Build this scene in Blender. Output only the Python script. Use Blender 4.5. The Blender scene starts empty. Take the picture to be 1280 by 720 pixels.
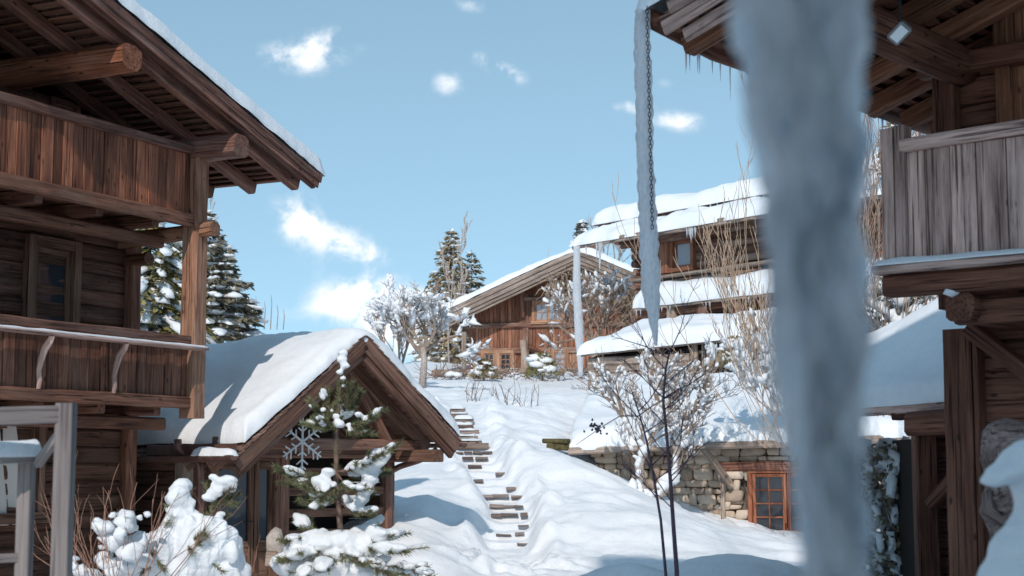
import bpy, math, random
import numpy as np
from mathutils import Vector, noise, Matrix
V = Vector
SC = bpy.context.scene
COL = SC.collection

# ------------------------------------------------------------ camera, sky, sun, exposure
EYE = 1.8
FPX = 2000.0
PITCH = math.atan(0.11)
cam_d = bpy.data.cameras.new('camera')
cam = bpy.data.objects.new('camera', cam_d); COL.objects.link(cam)
cam.location = (0, 0, EYE)
cam.rotation_euler = (math.pi/2 + PITCH, 0, 0)
cam_d.sensor_width = 36.0
cam_d.lens = FPX/1280*36
cam_d.clip_start = 0.05
cam_d.clip_end = 3000
cam_d.dof.use_dof = True
cam_d.dof.focus_distance = 25.0
cam_d.dof.aperture_fstop = 3.0
SC.camera = cam

SUN_EL = math.radians(36)
SUN_AZ = math.atan2(-0.20, -0.98)
TO_SUN = V((math.cos(SUN_EL)*math.sin(SUN_AZ), math.cos(SUN_EL)*math.cos(SUN_AZ), math.sin(SUN_EL)))
sun_d = bpy.data.lights.new('sun', 'SUN'); sun_d.energy = 2.15; sun_d.angle = math.radians(0.6)
sun_d.color = (1.0, 0.92, 0.84)
sun = bpy.data.objects.new('sun', sun_d); COL.objects.link(sun)
sun.rotation_euler = TO_SUN.to_track_quat('Z', 'Y').to_euler()
sun.location = (-20, -40, 40)

SC.view_settings.view_transform = 'Standard'
SC.view_settings.look = 'None'
SC.view_settings.exposure = 0.40
SC.view_settings.gamma = 1.0
SC.cycles.max_bounces = 8
SC.cycles.transmission_bounces = 6
SC.cycles.use_denoising = True

_c, _s = math.cos(PITCH), math.sin(PITCH)
def P(px, py, y):
    """world point seen at photo pixel px, py (1280x720) at depth y"""
    a = (px-640)/FPX; b = (360-py)/FPX
    dy = _c - b*_s; dz = _s + b*_c
    return V((a/dy*y, y, EYE + dz/dy*y))

# ---------- world
world = bpy.data.worlds.new('World'); SC.world = world; world.use_nodes = True
nt = world.node_tree; nt.nodes.clear()
def N(t, typ, **kw):
    n = t.nodes.new(typ)
    for k, v in kw.items():
        if k.startswith('i_'):
            key = k[2:]
            key = int(key) if key.isdigit() else key
            n.inputs[key].default_value = v
        else: setattr(n, k, v)
    return n
def M_(t, op, a, b=None, c=None, clamp=False):
    n = t.nodes.new('ShaderNodeMath'); n.operation = op; n.use_clamp = clamp
    for i, x in enumerate((a, b, c)):
        if x is None: continue
        if isinstance(x, (int, float)): n.inputs[i].default_value = x
        else: t.links.new(x, n.inputs[i])
    return n.outputs[0]
sky = N(nt, 'ShaderNodeTexSky', sky_type='NISHITA', sun_disc=False, sun_elevation=SUN_EL,
        sun_rotation=math.atan2(TO_SUN.x, TO_SUN.y) % (2*math.pi), altitude=2600, air_density=1.0, dust_density=0.1, ozone_density=1.6)
tint = N(nt, 'ShaderNodeMix', data_type='RGBA', blend_type='MULTIPLY'); tint.inputs[0].default_value = 1.0
tint.inputs[7].default_value = (1.82, 1.78, 1.28, 1)
nt.links.new(sky.outputs[0], tint.inputs[6])
tc = N(nt, 'ShaderNodeTexCoord'); sep = N(nt, 'ShaderNodeSeparateXYZ'); nt.links.new(tc.outputs['Generated'], sep.inputs[0])
lift = N(nt, 'ShaderNodeVectorMath', operation='ADD'); lift.inputs[1].default_value = (0, 0, .30); nt.links.new(tc.outputs['Generated'], lift.inputs[0])
lnorm = N(nt, 'ShaderNodeVectorMath', operation='NORMALIZE'); nt.links.new(lift.outputs[0], lnorm.inputs[0]); nt.links.new(lnorm.outputs[0], sky.inputs[0])
yy = M_(nt, 'MAXIMUM', sep.outputs[1], 0.05)
cx = M_(nt, 'DIVIDE', sep.outputs[0], yy); cz = M_(nt, 'DIVIDE', sep.outputs[2], yy)
comb = N(nt, 'ShaderNodeCombineXYZ'); nt.links.new(cx, comb.inputs[0]); nt.links.new(cz, comb.inputs[1])
nz = N(nt, 'ShaderNodeTexNoise', i_Scale=34.0, i_Detail=7.0, i_Roughness=0.62, i_Distortion=0.25)
nt.links.new(comb.outputs[0], nz.inputs['Vector'])
tot = None
CLOUDS = [(394, 62, 55, 24, -.25, 1.25), (352, 66, 25, 9, 0, .45), (562, 104, 20, 16, 0, .8), (630, 90, 25, 11, .35, 1.2), (606, 74, 15, 8, .4, .9),
          (590, 7, 22, 9, .2, .7), (374, 272, 30, 27, .2, 1.3), (420, 302, 46, 20, .3, 1.3), (464, 318, 22, 10, .3, .8),
          (462, 376, 50, 23, .1, 2.0), (500, 400, 62, 30, .2, 2.2), (415, 384, 20, 10, 0, .8), (560, 420, 60, 30, .2, 1.6),
          (848, 152, 34, 13, .1, .95), (788, 134, 20, 8, 0, .9), (830, 104, 14, 8, 0, .4), (1110, 250, 70, 60, 0, 1.2),
          (300, 395, 60, 14, 0, .6), (380, 335, 40, 12, 0, .25), (905, 90, 25, 10, 0, .3)]
for (px, py, rx, ry, rot, amp) in CLOUDS:
    q = P(px, py, 1.0); ax = q.x; az = q.z-EYE
    dx = M_(nt, 'SUBTRACT', cx, ax); dz = M_(nt, 'SUBTRACT', cz, az)
    cr, sr = math.cos(rot), math.sin(rot)      # photo y grows down: +rot tilts the cloud down to the right
    u = M_(nt, 'MULTIPLY_ADD', dx, cr*FPX/rx, M_(nt, 'MULTIPLY', dz, -sr*FPX/rx))
    w = M_(nt, 'MULTIPLY_ADD', dx, sr*FPX/ry, M_(nt, 'MULTIPLY', dz, cr*FPX/ry))
    r2 = M_(nt, 'MULTIPLY_ADD', u, u, M_(nt, 'MULTIPLY', w, w))
    g = M_(nt, 'MULTIPLY', M_(nt, 'EXPONENT', M_(nt, 'MULTIPLY', r2, -0.8)), amp)
    tot = g if tot is None else M_(nt, 'ADD', tot, g)
front = M_(nt, 'GREATER_THAN', sep.outputs[1], 0.06)
nn = M_(nt, 'MULTIPLY_ADD', nz.outputs[0], 2.6, -0.85)
dens = M_(nt, 'MULTIPLY', M_(nt, 'MULTIPLY', tot, nn), front)
mr = N(nt, 'ShaderNodeMapRange', interpolation_type='SMOOTHSTEP'); mr.inputs[1].default_value = 0.08; mr.inputs[2].default_value = 0.85; mr.inputs[4].default_value = .96
nt.links.new(dens, mr.inputs[0])
mixc = N(nt, 'ShaderNodeMix', data_type='RGBA'); mixc.inputs[7].default_value = (5.8, 5.9, 6.1, 1)
nt.links.new(mr.outputs[0], mixc.inputs[0]); nt.links.new(tint.outputs[2], mixc.inputs[6])
bg = N(nt, 'ShaderNodeBackground', i_Strength=0.15); out = N(nt, 'ShaderNodeOutputWorld')
nt.links.new(mixc.outputs[2], bg.inputs[0]); nt.links.new(bg.outputs[0], out.inputs[0])

# ------------------------------------------------------------ materials
MAT = {}
def newmat(name):
    m = bpy.data.materials.new(name); m.use_nodes = True; m.node_tree.nodes.clear()
    t = m.node_tree
    o = N(t, 'ShaderNodeOutputMaterial'); b = N(t, 'ShaderNodeBsdfPrincipled')
    t.links.new(b.outputs[0], o.inputs[0]); MAT[name] = m
    return m, t, b
def ramp(t, fac, stops):
    r = N(t, 'ShaderNodeValToRGB'); e = r.color_ramp.elements
    while len(e) < len(stops): e.new(.5)
    for i, (p, c) in enumerate(stops): e[i].position = p; e[i].color = (*c, 1)
    t.links.new(fac, r.inputs[0]); return r.outputs[0]
def wood(name, dark, mid, light, bump=.5, rough=.75, var=.55, sc=1.0, grey=None, knots=True):
    m, t, b = newmat(name)
    at = N(t, 'ShaderNodeAttribute', attribute_name='lc'); rn = N(t, 'ShaderNodeAttribute', attribute_name='rnd')
    mp = N(t, 'ShaderNodeMapping'); mp.inputs['Scale'].default_value = (1.3*sc, 30*sc, 30*sc); t.links.new(at.outputs['Vector'], mp.inputs[0])
    n1 = N(t, 'ShaderNodeTexNoise', i_Scale=1.0, i_Detail=6.0, i_Roughness=.65, i_Distortion=.6); t.links.new(mp.outputs[0], n1.inputs['Vector'])
    mp2 = N(t, 'ShaderNodeMapping'); mp2.inputs['Scale'].default_value = (.9, 5, 5); t.links.new(at.outputs['Vector'], mp2.inputs[0])
    n2 = N(t, 'ShaderNodeTexNoise', i_Scale=1.0, i_Detail=4.0, i_Roughness=.6); t.links.new(mp2.outputs[0], n2.inputs['Vector'])
    f = M_(t, 'MULTIPLY_ADD', n2.outputs[0], .7, M_(t, 'MULTIPLY', n1.outputs[0], .75))
    f = M_(t, 'SUBTRACT', f, .22)
    if knots:
        mp3 = N(t, 'ShaderNodeMapping'); mp3.inputs['Scale'].default_value = (3.2, 7, 7); t.links.new(at.outputs['Vector'], mp3.inputs[0])
        vo = N(t, 'ShaderNodeTexVoronoi', i_Scale=1.0); t.links.new(mp3.outputs[0], vo.inputs['Vector'])
        k = N(t, 'ShaderNodeMapRange', interpolation_type='SMOOTHSTEP'); k.inputs[1].default_value = .05; k.inputs[2].default_value = .17
        k.inputs[3].default_value = .45; k.inputs[4].default_value = 1.0
        t.links.new(vo.outputs['Distance'], k.inputs[0]); f = M_(t, 'MULTIPLY', f, k.outputs[0])
    mp4 = N(t, 'ShaderNodeMapping'); mp4.inputs['Scale'].default_value = (1.1, 48, 48); t.links.new(at.outputs['Vector'], mp4.inputs[0])
    n4 = N(t, 'ShaderNodeTexNoise', i_Scale=1.0, i_Detail=3.0, i_Roughness=.5); t.links.new(mp4.outputs[0], n4.inputs['Vector'])
    ck = N(t, 'ShaderNodeMapRange', interpolation_type='SMOOTHSTEP'); ck.inputs[1].default_value = .34; ck.inputs[2].default_value = .44; ck.inputs[3].default_value = .35
    t.links.new(n4.outputs[0], ck.inputs[0]); f = M_(t, 'MULTIPLY', f, ck.outputs[0])
    c = ramp(t, f, [(.22, dark), (.47, mid), (.74, light)])
    if grey:
        n3 = N(t, 'ShaderNodeTexNoise', i_Scale=.8, i_Detail=5.0, i_Roughness=.7); t.links.new(mp2.outputs[0], n3.inputs['Vector'])
        gm = N(t, 'ShaderNodeMapRange', interpolation_type='SMOOTHSTEP'); gm.inputs[1].default_value = .45; gm.inputs[2].default_value = .7; gm.inputs[4].default_value = .8
        t.links.new(n3.outputs[0], gm.inputs[0])
        gx = N(t, 'ShaderNodeMix', data_type='RGBA'); gx.inputs[7].default_value = (*grey, 1)
        t.links.new(gm.outputs[0], gx.inputs[0]); t.links.new(c, gx.inputs[6]); c = gx.outputs[2]
    br = M_(t, 'MULTIPLY_ADD', rn.outputs['Fac'], var, 1-var*.5)
    hs = N(t, 'ShaderNodeHueSaturation'); t.links.new(c, hs.inputs['Color']); t.links.new(br, hs.inputs['Value'])
    t.links.new(hs.outputs[0], b.inputs['Base Color']); b.inputs['Roughness'].default_value = rough
    b.inputs['Specular IOR Level'].default_value = .25
    bp = N(t, 'ShaderNodeBump', i_Strength=bump, i_Distance=.02); t.links.new(f, bp.inputs['Height']); t.links.new(bp.outputs[0], b.inputs['Normal'])
    return m
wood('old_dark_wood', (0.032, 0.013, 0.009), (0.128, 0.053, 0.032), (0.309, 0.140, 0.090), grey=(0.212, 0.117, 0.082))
wood('shaded_log_wood', (0.022, 0.010, 0.006), (0.077, 0.034, 0.021), (0.202, 0.094, 0.060), grey=(0.138, 0.081, 0.057))  # darker copy of old_dark_wood, the shade on the walls put into the colour
wood('rail_wood', (0.045, 0.020, 0.014), (0.158, 0.069, 0.048), (0.360, 0.181, 0.132), grey=(0.240, 0.144, 0.120))
wood('red_board_wood', (0.050, 0.014, 0.008), (0.190, 0.064, 0.034), (0.470, 0.186, 0.103), var=.9, grey=(0.145, 0.059, 0.036))
wood('beam_end_wood', (0.040, 0.015, 0.009), (0.192, 0.068, 0.034), (0.360, 0.150, 0.090))
wood('post_wood', (0.083, 0.035, 0.020), (0.276, 0.128, 0.078), (0.511, 0.277, 0.180), var=.2, grey=(0.386, 0.243, 0.170), bump=.9)
wood('pavilion_wood', (0.050, 0.025, 0.016), (0.158, 0.078, 0.054), (0.315, 0.175, 0.129), grey=(0.205, 0.128, 0.097))
wood('shingle_wood', (0.065, 0.036, 0.028), (0.182, 0.106, 0.081), (0.325, 0.204, 0.161), var=.9, knots=False)
wood('chalet_wood', (0.095, 0.033, 0.018), (0.293, 0.121, 0.069), (0.487, 0.240, 0.152), var=.6, grey=(0.243, 0.123, 0.086))
wood('chalet_trim_wood', (0.164, 0.073, 0.038), (0.377, 0.202, 0.123), (0.508, 0.327, 0.228), var=.3)
wood('verge_wood', (.12, .085, .07), (.29, .22, .18), (.46, .38, .32), var=.4)
wood('house_wood', (.05, .022, .016), (.17, .08, .055), (.34, .20, .15), var=.7, grey=(.32, .25, .20))
wood('grey_board_wood', (0.118, 0.073, 0.061), (0.434, 0.285, 0.241), (0.867, 0.596, 0.507), var=.5, bump=.9, grey=(0.658, 0.461, 0.402))
wood('grey_frame_wood', (0.125, 0.106, 0.104), (0.228, 0.195, 0.188), (0.322, 0.277, 0.263), var=.2, knots=False)
wood('right_dark_wood', (0.032, 0.013, 0.009), (0.132, 0.052, 0.032), (0.252, 0.112, 0.071), var=.5)
wood('right_rafter_wood', (0.046, 0.018, 0.010), (0.208, 0.086, 0.046), (0.403, 0.193, 0.115), var=.4)
wood('red_window_wood', (0.126, 0.036, 0.018), (0.324, 0.108, 0.054), (0.450, 0.198, 0.117), var=.2, knots=False)
wood('carved_wood', (0.065, 0.043, 0.037), (0.218, 0.148, 0.129), (0.437, 0.325, 0.296), var=.2, sc=1.4, bump=.9)
wood('door_wood', (.04, .02, .013), (.15, .078, .05), (.27, .16, .11), var=.2, knots=False)
wood('fence_wood', (.12, .08, .06), (.30, .22, .17), (.46, .38, .32), var=.4)

def simple(name, col, rough=.6, metal=0, spec=.5, noise_amt=0, nscale=8, bump=0):
    m, t, b = newmat(name)
    b.inputs['Base Color'].default_value = (*col, 1); b.inputs['Roughness'].default_value = rough
    b.inputs['Metallic'].default_value = metal; b.inputs['Specular IOR Level'].default_value = spec
    if noise_amt:
        g = N(t, 'ShaderNodeNewGeometry'); n = N(t, 'ShaderNodeTexNoise', i_Scale=nscale, i_Detail=5.0, i_Roughness=.6); t.links.new(g.outputs['Position'], n.inputs['Vector'])
        c0 = tuple(x*(1-noise_amt) for x in col); c1 = tuple(min(1, x*(1+noise_amt)) for x in col)
        t.links.new(ramp(t, n.outputs[0], [(.3, c0), (.7, c1)]), b.inputs['Base Color'])
        if bump:
            bp = N(t, 'ShaderNodeBump', i_Strength=bump, i_Distance=.02); t.links.new(n.outputs[0], bp.inputs['Height']); t.links.new(bp.outputs[0], b.inputs['Normal'])
    return m
def snowmat(name, bstr=.35, bsc=14, dist=.03, fine=90):
    m, t, b = newmat(name)
    b.inputs['Roughness'].default_value = .55; b.inputs['Specular IOR Level'].default_value = .25
    b.inputs['Sheen Weight'].default_value = .0
    g = N(t, 'ShaderNodeNewGeometry')
    n = N(t, 'ShaderNodeTexNoise', i_Scale=bsc, i_Detail=6.0, i_Roughness=.6); t.links.new(g.outputs['Position'], n.inputs['Vector'])
    n2 = N(t, 'ShaderNodeTexNoise', i_Scale=fine, i_Detail=3.0, i_Roughness=.7); t.links.new(g.outputs['Position'], n2.inputs['Vector'])
    c = ramp(t, n.outputs[0], [(.3, (.80, .825, .86)), (.7, (.875, .885, .90))]); t.links.new(c, b.inputs['Base Color'])
    h = M_(t, 'MULTIPLY_ADD', n2.outputs[0], .35, n.outputs[0])
    bp = N(t, 'ShaderNodeBump', i_Strength=bstr, i_Distance=dist); t.links.new(h, bp.inputs['Height']); t.links.new(bp.outputs[0], b.inputs['Normal'])
    return m
snowmat('snow', .6, 22, .03, 110); snowmat('roof_snow', .35, 9, .04, 60); snowmat('ground_snow', .55, 6, .05, 55)
simple('gutter_metal', (.17, .088, .068), .42, .35, .5, .25, 6)
simple('black_metal', (.03, .03, .03), .5, .6)
simple('lamp_metal', (.22, .22, .22), .4, .5)
simple('lamp_glass', (.75, .78, .8), .15)
simple('curtain', (.62, .58, .54), .9, 0, .1)
simple('interior_shade', (.022, .015, .012), .9)  # near-black backing tone: darkness of unlit interiors put into the colour
simple('bark', (.19, .125, .10), .85, 0, .2, .45, 25, .6)
simple('pale_bark', (.42, .35, .31), .85, 0, .2, .45, 22, .7)
simple('twig_bark', (.33, .25, .20), .8, 0, .2, .3, 12)
simple('golden_twig', (.40, .29, .21), .8, 0, .2, .25, 6)
simple('purple_bark', (.10, .06, .085), .7, 0, .3, .3, 18)
simple('pale_fill_plaster', (.80, .70, .58), .9, 0, .1, .08, 3)  # made pale so the unseen added wall bounces fill into the shade
simple('red_twig', (.26, .14, .10), .7, 0, .3, .3, 12)
simple('dry_vine', (.36, .27, .20), .85, 0, .2, .4, 5)
simple('needles', (.16, .165, .085), .7, 0, .25, .45, 3)
simple('brown_needles', (.36, .275, .16), .75, 0, .2, .45, 1.5)
simple('dark_needles', (.19, .165, .115), .8, 0, .2, .5, 2)
simple('green_needles', (.24, .21, .085), .75, 0, .2, .5, 1.5)
simple('frost', (.62, .62, .62), .8, 0, .2, .15, 30)
simple('dead_leaf', (.22, .12, .07), .8, 0, .2, .3, 20)
simple('moss', (.10, .085, .04), .9, 0, .1, .5, 12)
simple('pale_stone', (.42, .36, .32), .85, 0, .2, .3, 10, .6)
m, t, b = newmat('stone')
g = N(t, 'ShaderNodeNewGeometry'); rn = N(t, 'ShaderNodeAttribute', attribute_name='rnd')
n = N(t, 'ShaderNodeTexNoise', i_Scale=9.0, i_Detail=8.0, i_Roughness=.7); t.links.new(g.outputs['Position'], n.inputs['Vector'])
c = ramp(t, M_(t, 'MULTIPLY_ADD', rn.outputs['Fac'], .55, M_(t, 'MULTIPLY', n.outputs[0], .5)), [(.15, (.28, .20, .15)), (.5, (.56, .44, .34)), (.85, (.74, .62, .50))])
t.links.new(c, b.inputs['Base Color']); b.inputs['Roughness'].default_value = .85; b.inputs['Specular IOR Level'].default_value = .2
bp = N(t, 'ShaderNodeBump', i_Strength=.8, i_Distance=.04); t.links.new(n.outputs[0], bp.inputs['Height']); t.links.new(bp.outputs[0], b.inputs['Normal'])
simple('mortar', (.16, .13, .11), .95, 0, .1, .3, 6)
# window glass: dark, glossy, real reflections of the place
m, t, b = newmat('glass')
b.inputs['Base Color'].default_value = (.03, .035, .045, 1); b.inputs['Roughness'].default_value = .04; b.inputs['Specular IOR Level'].default_value = .5
g = N(t, 'ShaderNodeNewGeometry'); n = N(t, 'ShaderNodeTexNoise', i_Scale=1.6, i_Detail=1.0); t.links.new(g.outputs['Position'], n.inputs['Vector'])
bp = N(t, 'ShaderNodeBump', i_Strength=.12, i_Distance=.05); t.links.new(n.outputs[0], bp.inputs['Height']); t.links.new(bp.outputs[0], b.inputs['Normal'])
m, t, b = newmat('curtained_glass')
b.inputs['Base Color'].default_value = (.30, .31, .34, 1); b.inputs['Roughness'].default_value = .06; b.inputs['Specular IOR Level'].default_value = .9
# ice
def ice(name, transp, tintc, sc):
    m, t, b = newmat(name)
    b.inputs['Base Color'].default_value = (*tintc, 1); b.inputs['Roughness'].default_value = .12; b.inputs['IOR'].default_value = 1.31
    b.inputs['Transmission Weight'].default_value = transp
    g = N(t, 'ShaderNodeNewGeometry'); n = N(t, 'ShaderNodeTexNoise', i_Scale=sc, i_Detail=4.0, i_Roughness=.55); t.links.new(g.outputs['Position'], n.inputs['Vector'])
    f = ramp(t, n.outputs[0], [(.35, (transp,)*3), (.72, (transp*.35,)*3)])
    t.links.new(f, b.inputs['Transmission Weight'])
    bp = N(t, 'ShaderNodeBump', i_Strength=.6, i_Distance=.02); t.links.new(n.outputs[0], bp.inputs['Height']); t.links.new(bp.outputs[0], b.inputs['Normal'])
    tr = N(t, 'ShaderNodeBsdfTranslucent'); tr.inputs[0].default_value = (.985, .985, .99, 1); mx = N(t, 'ShaderNodeMixShader', i_Fac=.45)
    mpp = N(t, 'ShaderNodeMapping'); mpp.inputs['Scale'].default_value = (sc*1.6, sc*1.6, sc*.45); t.links.new(g.outputs['Position'], mpp.inputs[0])
    n5 = N(t, 'ShaderNodeTexNoise', i_Scale=1.0, i_Detail=3.0, i_Roughness=.5); t.links.new(mpp.outputs[0], n5.inputs['Vector'])
    t.links.new(ramp(t, n5.outputs[0], [(.36, (.25,)*3), (.6, (.6,)*3)]), mx.inputs[0])
    t.links.new(ramp(t, n5.outputs[0], [(.36, (.62, .67, .74)), (.62, (.97, .97, .98))]), b.inputs['Base Color'])
    o = [q for q in t.nodes if q.type == 'OUTPUT_MATERIAL'][0]
    t.links.new(b.outputs[0], mx.inputs[1]); t.links.new(tr.outputs[0], mx.inputs[2]); t.links.new(mx.outputs[0], o.inputs[0])
ice('clear_ice', .34, (.80, .88, .95), 22)
ice('cloudy_ice', .38, (.70, .80, .90), 12)
ice('giant_ice', .12, (.86, .90, .95), 25)
gi = [q for q in MAT['giant_ice'].node_tree.nodes if q.type == 'BSDF_PRINCIPLED'][0]
for q in MAT['giant_ice'].node_tree.nodes:
    if q.type == 'VALTORGB' and len(q.outputs[0].links) and q.outputs[0].links[0].to_node.type == 'MIX_SHADER': q.color_ramp.elements[0].color = (.10, .10, .10, 1); q.color_ramp.elements[1].color = (.96, .96, .96, 1); q.color_ramp.elements[0].position = .42; q.color_ramp.elements[1].position = .58
    if q.type == 'VALTORGB' and len(q.outputs[0].links) and q.outputs[0].links[0].to_socket.name == 'Base Color': q.color_ramp.elements[0].color = (.42, .49, .60, 1); q.color_ramp.elements[1].color = (.99, .99, .99, 1)
    if q.type == 'VALTORGB' and len(q.outputs[0].links) and q.outputs[0].links[0].to_socket.name == 'Transmission Weight': q.color_ramp.elements[0].color = (.35, .35, .35, 1); q.color_ramp.elements[1].color = (0, 0, 0, 1)
gi.inputs['Subsurface Weight'].default_value = 1.0; gi.inputs['Subsurface Radius'].default_value = (.9, 1.0, 1.1); gi.inputs['Subsurface Scale'].default_value = .06
gi.inputs['Coat Weight'].default_value = .6; gi.inputs['Coat Roughness'].default_value = .08

# ------------------------------------------------------------ mesh building
BASE = {}
R = random.Random(11)
def ico(sub):
    import bmesh
    bm = bmesh.new(); bmesh.ops.create_icosphere(bm, subdivisions=sub, radius=1.0)
    vs = np.array([v.co[:] for v in bm.verts]); fs = [tuple(v.index for v in f.verts) for f in bm.faces]; bm.free()
    return vs, fs
ICO1, ICO2 = ico(1), ico(2)
class MB:
    def __init__(s): s.v = []; s.f = []; s.lc = []; s.r = []
    def add(s, verts, faces, lcs=None, rnd=None):
        k = len(s.v); s.v.extend([tuple(v) for v in verts])
        if rnd is None: rnd = R.random()
        if lcs is None: lcs = verts
        s.lc.extend([tuple(v) for v in lcs]); s.r.extend([rnd]*len(verts))
        s.f.extend([tuple(i+k for i in f) for f in faces])
    def beam(s, p0, p1, w, h, up=V((0, 0, 1)), ch=.006, rnd=None, off=(0, 0), jit=0):
        """chamfered timber from p0 to p1; w across, h along up; off shifts (side, up)"""
        p0 = V(p0); p1 = V(p1); a = p1-p0; L = a.length
        if L < 1e-6: return
        a.normalize(); up = V(up); sd = a.cross(up)
        if sd.length < 1e-4: up = V((0, 1, 0)); sd = a.cross(up)
        sd.normalize(); u = sd.cross(a).normalized()
        p0 = p0+sd*off[0]+u*off[1]; p1 = p1+sd*off[0]+u*off[1]
        x, y = w/2, h/2; c = min(ch, x*.6, y*.6)
        sec = [(-x+c, -y), (x-c, -y), (x, -y+c), (x, y-c), (x-c, y), (-x+c, y), (-x, y-c), (-x, -y+c)]
        o = V((R.uniform(0, 50), R.uniform(0, 50), R.uniform(0, 50)))
        vs = []; lc = []
        nseg = 1 if jit == 0 else max(2, int(L/.35))
        for i in range(nseg+1):
            t_ = i/nseg; q = p0.lerp(p1, t_)
            for (X, Y) in sec:
                jx = jy = 0
                if jit:
                    jx = jit*noise.noise(V((t_*L*1.7, X*9, Y*9))+o); jy = jit*noise.noise(V((t_*L*1.7+7, X*9, Y*9+3))+o)
                vs.append(q+sd*(X+jx)+u*(Y+jy)); lc.append((t_*L+o.x, X+o.y, Y+o.z))
        fs = []
        for i in range(nseg):
            b0 = i*8
            for j in range(8):
                k = (j+1) % 8; fs.append((b0+j, b0+k, b0+8+k, b0+8+j))
        fs.append(tuple(range(7, -1, -1))); e = nseg*8; fs.append(tuple(e+j for j in range(8)))
        s.add(vs, fs, lc, rnd)
    def hexa(s, p, rnd=None):
        """8 points: bottom 0-3, top 4-7"""
        o = R.uniform(0, 40); a = (V(p[1])-V(p[0])); L = a.length; a.normalize()
        lc = [((V(q)-V(p[0])).dot(a)+o, V(q).z+o, (V(q)-V(p[0])-a*(V(q)-V(p[0])).dot(a)).length) for q in p]
        s.add(p, [(3, 2, 1, 0), (4, 5, 6, 7), (0, 1, 5, 4), (1, 2, 6, 5), (2, 3, 7, 6), (3, 0, 4, 7)], lc, rnd)
    def prism(s, poly, off, rnd=None):
        n = len(poly); off = V(off); a = [V(q) for q in poly]
        s.add(a+[q+off for q in a], [tuple(range(n-1, -1, -1)), tuple(range(n, 2*n))]+[(i, (i+1) % n, n+(i+1) % n, n+i) for i in range(n)], rnd=rnd)
    def tube(s, pts, rad, n=6, cap=True, rnd=None):
        pts = [V(p) for p in pts]; vs = []; fs = []; lc = []; o = R.uniform(0, 50)
        t0 = (pts[1]-pts[0]).normalized(); ref = V((0, 0, 1)) if abs(t0.z) < .9 else V((1, 0, 0))
        sd = t0.cross(ref).normalized(); acc = 0
        for i, p in enumerate(pts):
            d = (pts[min(i+1, len(pts)-1)]-pts[max(i-1, 0)])
            d = d.normalized() if d.length > 1e-9 else t0
            sd = (sd-d*sd.dot(d))
            sd = sd.normalized() if sd.length > 1e-6 else d.orthogonal().normalized()
            u = d.cross(sd); r = rad[i] if hasattr(rad, '__len__') else rad
            if i: acc += (p-pts[i-1]).length
            for j in range(n):
                an = 2*math.pi*j/n
                vs.append(p+(sd*math.cos(an)+u*math.sin(an))*r); lc.append((acc+o, math.cos(an)*r+o, math.sin(an)*r))
        for i in range(len(pts)-1):
            for j in range(n):
                k = (j+1) % n; fs.append((i*n+j, i*n+k, (i+1)*n+k, (i+1)*n+j))
        if cap:
            fs.append(tuple(range(n-1, -1, -1))); e = (len(pts)-1)*n; fs.append(tuple(e+j for j in range(n)))
        s.add(vs, fs, lc, rnd)
    def blob(s, c, rx, ry=None, rz=None, amp=.18, hi=False, rot=0, axis=None):
        """lumpy ball (snow clump); axis = long direction for rx"""
        ry = rx if ry is None else ry; rz = ry if rz is None else rz
        vs0, fs = ICO2 if hi else ICO1
        o = np.array([R.uniform(0, 90) for _ in range(3)])
        ph = [R.uniform(0, 6.28) for _ in range(6)]
        x, y, z = vs0[:, 0], vs0[:, 1], vs0[:, 2]
        k = 1+amp*(np.sin(3.1*x+ph[0])*np.sin(2.7*y+ph[1])+.8*np.sin(3.9*z+ph[2]+2*x)+.6*np.sin(5*y+ph[3]-3*z))
        q = vs0*k[:, None]*np.array([rx, ry, rz])
        if axis is not None:
            a = V(axis).normalized(); sd = V((0, 0, 1)).cross(a)
            sd = sd.normalized() if sd.length > 1e-3 else V((1, 0, 0)); u = a.cross(sd)
            q = q@np.array([a[:], sd[:], u[:]])
        elif rot:
            cr, sr = math.cos(rot), math.sin(rot)
            q = q@np.array([[cr, sr, 0], [-sr, cr, 0], [0, 0, 1]])
        q = q+np.array(c[:])
        s.add(q.tolist(), fs)
    def grid(s, pts, rnd=None):
        """2D list of points -> surface"""
        nu, nv = len(pts), len(pts[0]); vs = [p for row in pts for p in row]
        s.add(vs, [(i*nv+j, (i+1)*nv+j, (i+1)*nv+j+1, i*nv+j+1) for i in range(nu-1) for j in range(nv-1)], rnd=rnd)
    def build(s, name, mat, parent=None, smooth=False, base=None, fuse=None, smooth_it=4, shade_angle=None):
        me = bpy.data.meshes.new(name)
        vs = np.array(s.v, dtype=float).reshape(-1, 3)
        if parent is not None: b0 = BASE[parent]
        elif base is not None: b0 = V(base)
        else: b0 = V((float(vs[:, 0].mean()), float(vs[:, 1].mean()), float(vs[:, 2].min())))
        vs = vs-np.array(b0[:])
        me.from_pydata(vs.tolist(), [], s.f)
        if fuse:
            ob0 = bpy.data.objects.new('tmp', me); COL.objects.link(ob0)
            md = ob0.modifiers.new('r', 'REMESH'); md.mode = 'VOXEL'; md.voxel_size = fuse
            if smooth_it:
                sm = ob0.modifiers.new('s', 'SMOOTH'); sm.factor = .5; sm.iterations = smooth_it
            dg = bpy.context.evaluated_depsgraph_get()
            me2 = bpy.data.meshes.new_from_object(ob0.evaluated_get(dg)); me2.name = name
            bpy.data.objects.remove(ob0); me = me2; smooth = True
        else:
            at = me.attributes.new('lc', 'FLOAT_VECTOR', 'POINT'); at.data.foreach_set('vector', np.array(s.lc, dtype=np.float32).ravel())
            ar = me.attributes.new('rnd', 'FLOAT', 'POINT'); ar.data.foreach_set('value', np.array(s.r, dtype=np.float32))
        if smooth: me.polygons.foreach_set('use_smooth', [True]*len(me.polygons))
        me.materials.clear(); me.materials.append(MAT[mat])
        me.update()
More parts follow.
